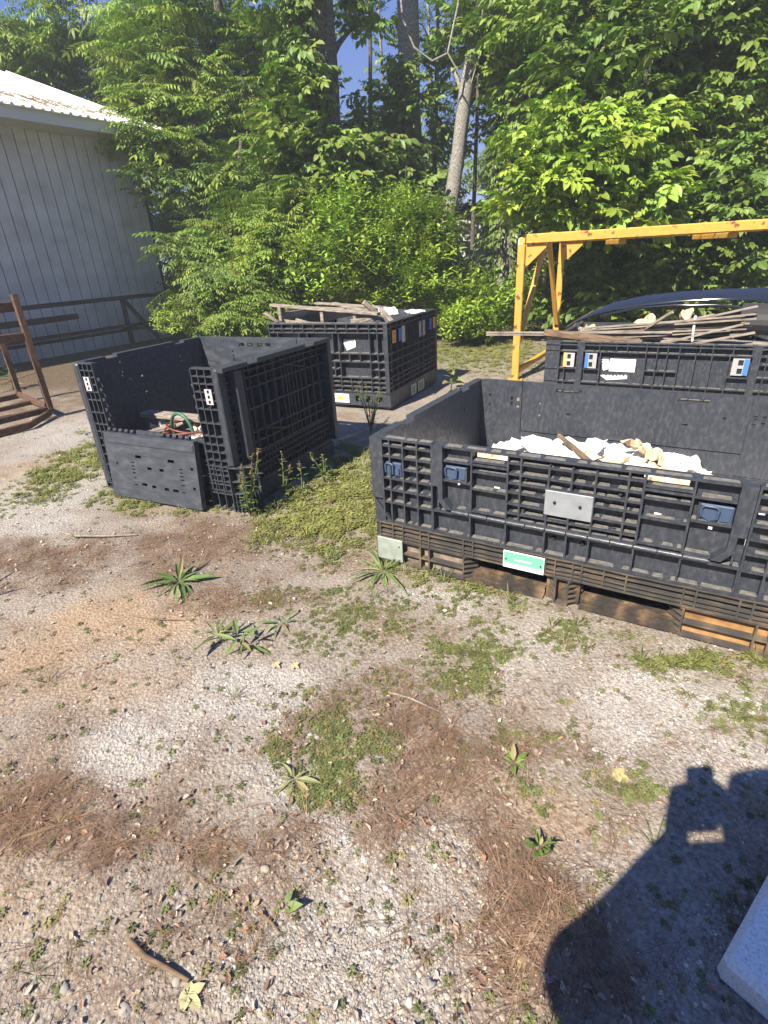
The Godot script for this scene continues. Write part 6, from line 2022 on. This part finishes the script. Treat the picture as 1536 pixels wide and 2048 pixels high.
# ---- the photographer: stands behind the camera and casts the shadow at the lower right
func nets(b: MB, bones: Array, lo: Vector3, hi: Vector3, cell: float, soft: float) -> void:
	# tapered capsules [p, q, r0, r1, colour] joined with a smooth minimum, meshed as surface nets
	var n := Vector3i(((hi - lo) / cell).ceil()) + Vector3i.ONE
	var f := PackedFloat32Array()
	f.resize(n.x * n.y * n.z)
	f.fill(0.2)
	var own := PackedInt32Array()
	own.resize(f.size())
	var near := PackedFloat32Array()
	near.resize(f.size())
	near.fill(9.0)
	for bi in bones.size():
		var o: Array = bones[bi]
		var p: Vector3 = o[0]
		var q: Vector3 = o[1]
		var m: float = maxf(o[2], o[3]) + soft * 1.6 + cell
		var a := (p.min(q) - Vector3.ONE * m - lo) / cell
		var c := (p.max(q) + Vector3.ONE * m - lo) / cell
		var d := q - p
		var l2 := maxf(d.length_squared(), 1e-9)
		for x in range(maxi(0, int(a.x)), mini(n.x - 1, int(c.x)) + 1):
			for y in range(maxi(0, int(a.y)), mini(n.y - 1, int(c.y)) + 1):
				for z in range(maxi(0, int(a.z)), mini(n.z - 1, int(c.z)) + 1):
					var g := lo + Vector3(x, y, z) * cell
					var t := clampf((g - p).dot(d) / l2, 0.0, 1.0)
					var s: float = g.distance_to(p + d * t) - lerpf(o[2], o[3], t)
					var i := (x * n.y + y) * n.z + z
					if s < near[i]:
						near[i] = s
						own[i] = bi
					var h := maxf(soft - absf(f[i] - s), 0.0) / soft
					f[i] = minf(f[i], s) - h * h * soft * 0.25
	var at := {}
	var vs := []
	var cs := []
	for x in n.x - 1:
		for y in n.y - 1:
			for z in n.z - 1:
				var i := (x * n.y + y) * n.z + z
				if absf(f[i]) > cell * 2.5: continue
				var k := PackedInt32Array([i, i + n.y * n.z, i + n.z, i + n.y * n.z + n.z, i + 1, i + n.y * n.z + 1, i + n.z + 1, i + n.y * n.z + n.z + 1])
				var neg := 0
				for j in 8:
					if f[k[j]] < 0.0: neg += 1
				if neg == 0 or neg == 8: continue
				var sum := Vector3.ZERO
				var cnt := 0
				for e in [[0, 1], [2, 3], [4, 5], [6, 7], [0, 2], [1, 3], [4, 6], [5, 7], [0, 4], [1, 5], [2, 6], [3, 7]]:
					var fa := f[k[e[0]]]
					var fb := f[k[e[1]]]
					if (fa < 0.0) != (fb < 0.0):
						var t := fa / (fa - fb)
						var A := Vector3(e[0] & 1, (e[0] >> 1) & 1, e[0] >> 2)
						var B := Vector3(e[1] & 1, (e[1] >> 1) & 1, e[1] >> 2)
						sum += A.lerp(B, t)
						cnt += 1
				at[i] = vs.size()
				vs.append(lo + (Vector3(x, y, z) + sum / cnt) * cell)
				cs.append(bones[own[i]][4])
	var sx := n.y * n.z
	var sy := n.z
	var ns := []
	ns.resize(vs.size())
	ns.fill(Vector3.ZERO)
	var quads := []
	for i in at:
		for ax in 3:
			var st: int = [sx, sy, 1][ax]
			var s1: int = [sy, 1, sx][ax]
			var s2: int = [1, sx, sy][ax]
			if not (at.has(i - s1) and at.has(i - s2) and at.has(i - s1 - s2)): continue
			if (f[i] < 0.0) == (f[i + st] < 0.0): continue
			var q := [at[i], at[i - s1], at[i - s1 - s2], at[i - s2]]
			if f[i] >= 0.0: q.reverse()
			var m: Vector3 = (vs[q[1]] - vs[q[0]]).cross(vs[q[2]] - vs[q[0]])
			for j in q: ns[j] += m
			quads.append(q)
	for q in quads:
		for t in [[0, 1, 2], [0, 2, 3]]:
			var ids := [q[t[0]], q[t[1]], q[t[2]]]
			for j in [0, 2, 1]:
				b.v.append(vs[ids[j]])
				b.n.append(ns[ids[j]].normalized())
				b.c.append(cs[ids[j]])


func make_photographer() -> void:
	var shirt := Color(0.09, 0.10, 0.13)
	var leg := Color(0.03, 0.034, 0.055)
	var skin_c := Color(0.42, 0.25, 0.17)
	var shoe := Color(0.5, 0.5, 0.5)
	var t := thing("person", "person in a dark shirt and trousers holding up a phone, casting the shadow", "person", Vector3(0, 0, 0.3))
	var o := Vector3(0, 0, -0.3)
	var V := func(x: float, y: float, z: float) -> Vector3: return Vector3(x, y, z) + o
	var B := []
	# torso, neck, head
	B.append([V.call(-0.19, 0.84, 0.29), V.call(0.11, 0.88, 0.31), 0.15, 0.135, leg])
	B.append([V.call(-0.18, 1.02, 0.28), V.call(0.12, 1.04, 0.29), 0.155, 0.15, shirt])
	B.append([V.call(-0.12, 1.20, 0.31), V.call(0.12, 1.20, 0.31), 0.135, 0.13, shirt])
	B.append([V.call(-0.15, 1.34, 0.31), V.call(0.15, 1.34, 0.31), 0.085, 0.085, shirt])
	B.append([V.call(0, 1.34, 0.33), V.call(-0.01, 1.43, 0.29), 0.058, 0.052, skin_c])
	B.append([V.call(-0.015, 1.53, 0.275), V.call(-0.015, 1.49, 0.25), 0.088, 0.078, skin_c])
	B.append([V.call(-0.015, 1.455, 0.215), V.call(-0.015, 1.46, 0.24), 0.045, 0.055, skin_c])
	B.append([V.call(-0.015, 1.50, 0.168), V.call(-0.015, 1.475, 0.152), 0.008, 0.014, skin_c])
	for s in [-1.0, 1.0]:
		B.append([V.call(-0.015 + s * 0.086, 1.51, 0.285), V.call(-0.015 + s * 0.090, 1.475, 0.28), 0.016, 0.011, skin_c])
		# arm: shoulder, elbow, wrist
		var el: Vector3 = V.call(s * 0.315, 1.06, 0.235)
		var wr: Vector3 = V.call(s * 0.075, 1.185, 0.085)
		B.append([V.call(s * 0.185, 1.315, 0.33), el, 0.085, 0.065, shirt])
		B.append([el, wr, 0.058, 0.034, shirt])
		# leg: hip, knee, ankle, foot
		B.append([V.call(s * 0.10, 0.88, 0.33), V.call(s * 0.12, 0.48, 0.32), 0.098, 0.068, leg])
		B.append([V.call(s * 0.12, 0.48, 0.32), V.call(s * 0.13, 0.10, 0.35), 0.068, 0.05, leg])
		B.append([V.call(s * 0.13, 0.045, 0.37), V.call(s * 0.15, 0.035, 0.18), 0.044, 0.036, shoe])
	var b := MB.new()
	nets(b, B, Vector3(-0.44, -0.01, -0.24), Vector3(0.44, 1.66, 0.24), 0.016, 0.035)
	# hands: palm and five fingers closed on the phone's sides
	for s in [-1.0, 1.0]:
		var hb := []
		var wr: Vector3 = V.call(s * 0.075, 1.185, 0.085)
		var palm: Vector3 = V.call(s * 0.062, 1.235, 0.050)
		hb.append([wr, palm, 0.026, 0.028, skin_c])
		hb.append([palm + Vector3(0, -0.02, 0.0), palm + Vector3(0, 0.025, -0.005), 0.022, 0.02, skin_c])
		for k in 4:
			var y := 0.035 - 0.019 * k
			var root := palm + Vector3(0.004 * s, y, -0.012)
			var l: float = [0.9, 1.0, 0.95, 0.75][k]
			var k1 := root + Vector3(-0.010 * s, 0.004, -0.030 * l)
			var k2 := k1 + Vector3(-0.026 * s * l, 0.004, -0.004)
			var k3 := k2 + Vector3(-0.018 * s * l, 0.0, 0.006)
			hb.append([root, k1, 0.0095, 0.009, skin_c])
			hb.append([k1, k2, 0.009, 0.008, skin_c])
			hb.append([k2, k3, 0.008, 0.007, skin_c])
		var th := palm + Vector3(-0.006 * s, -0.012, 0.018)
		hb.append([th, th + Vector3(-0.016 * s, 0.03, 0.012), 0.012, 0.010, skin_c])
		hb.append([th + Vector3(-0.016 * s, 0.03, 0.012), th + Vector3(-0.034 * s, 0.052, 0.004), 0.010, 0.008, skin_c])
		nets(b, hb, palm - Vector3(0.085, 0.09, 0.08), palm + Vector3(0.085, 0.09, 0.075), 0.0055, 0.008)
	var pm := mat("person_surface", Color.WHITE, 0.8)
	pm.uv1_triplanar = false
	pm.vertex_color_use_as_albedo = true
	part(t, "body", b, pm)
	var h := MB.new()
	var hc := Color(0.02, 0.014, 0.01)
	nets(h, [[V.call(-0.015, 1.545, 0.30), V.call(-0.015, 1.52, 0.285), 0.092, 0.09, hc], [V.call(-0.015, 1.50, 0.335), V.call(-0.015, 1.43, 0.345), 0.065, 0.05, hc], [V.call(-0.07, 1.58, 0.25), V.call(0.04, 1.585, 0.25), 0.035, 0.035, hc]], Vector3(-0.16, 1.34, -0.16), Vector3(0.13, 1.68, 0.14), 0.012, 0.03)
	part(t, "hair", h, pm)
	for s in [-1.0, 1.0]:
		var e := MB.new()
		e.col = Color(0.55, 0.53, 0.5)
		e.xf = Transform3D(Basis(), V.call(-0.015 + s * 0.031, 1.503, 0.176))
		e.tube([Vector3(0, 0, 0.010), Vector3(0, 0, 0.003), Vector3(0, 0, -0.003)], [0.011, 0.010, 0.004], 8)
		e.col = Color(0.03, 0.02, 0.015)
		e.tube([Vector3(0, 0, -0.002), Vector3(0, 0, -0.0045)], [0.004, 0.0025], 8)
		part(t, "eye", e, pm)
	var m := MB.new()
	m.col = Color(0.30, 0.12, 0.10)
	m.tube([V.call(-0.037, 1.447, 0.172), V.call(-0.015, 1.449, 0.166), V.call(0.007, 1.447, 0.172)], [0.003, 0.005, 0.003], 6)
	part(t, "mouth", m, pm)
	# the phone, just behind the lens
	var ph := MB.new()
	ph.bevel(-0.040, -0.150, 0.006, 0.036, 0.014, 0.015, 0.003)
	var c := part(self, "phone", ph, M.phone_black)
	c.transform = Transform3D(Basis.from_euler(Vector3(deg_to_rad(-25.37), 0, 0)), Vector3(0, 1.328, 0))
	tag(c, "black phone held upright in the photographer's hands", "phone")
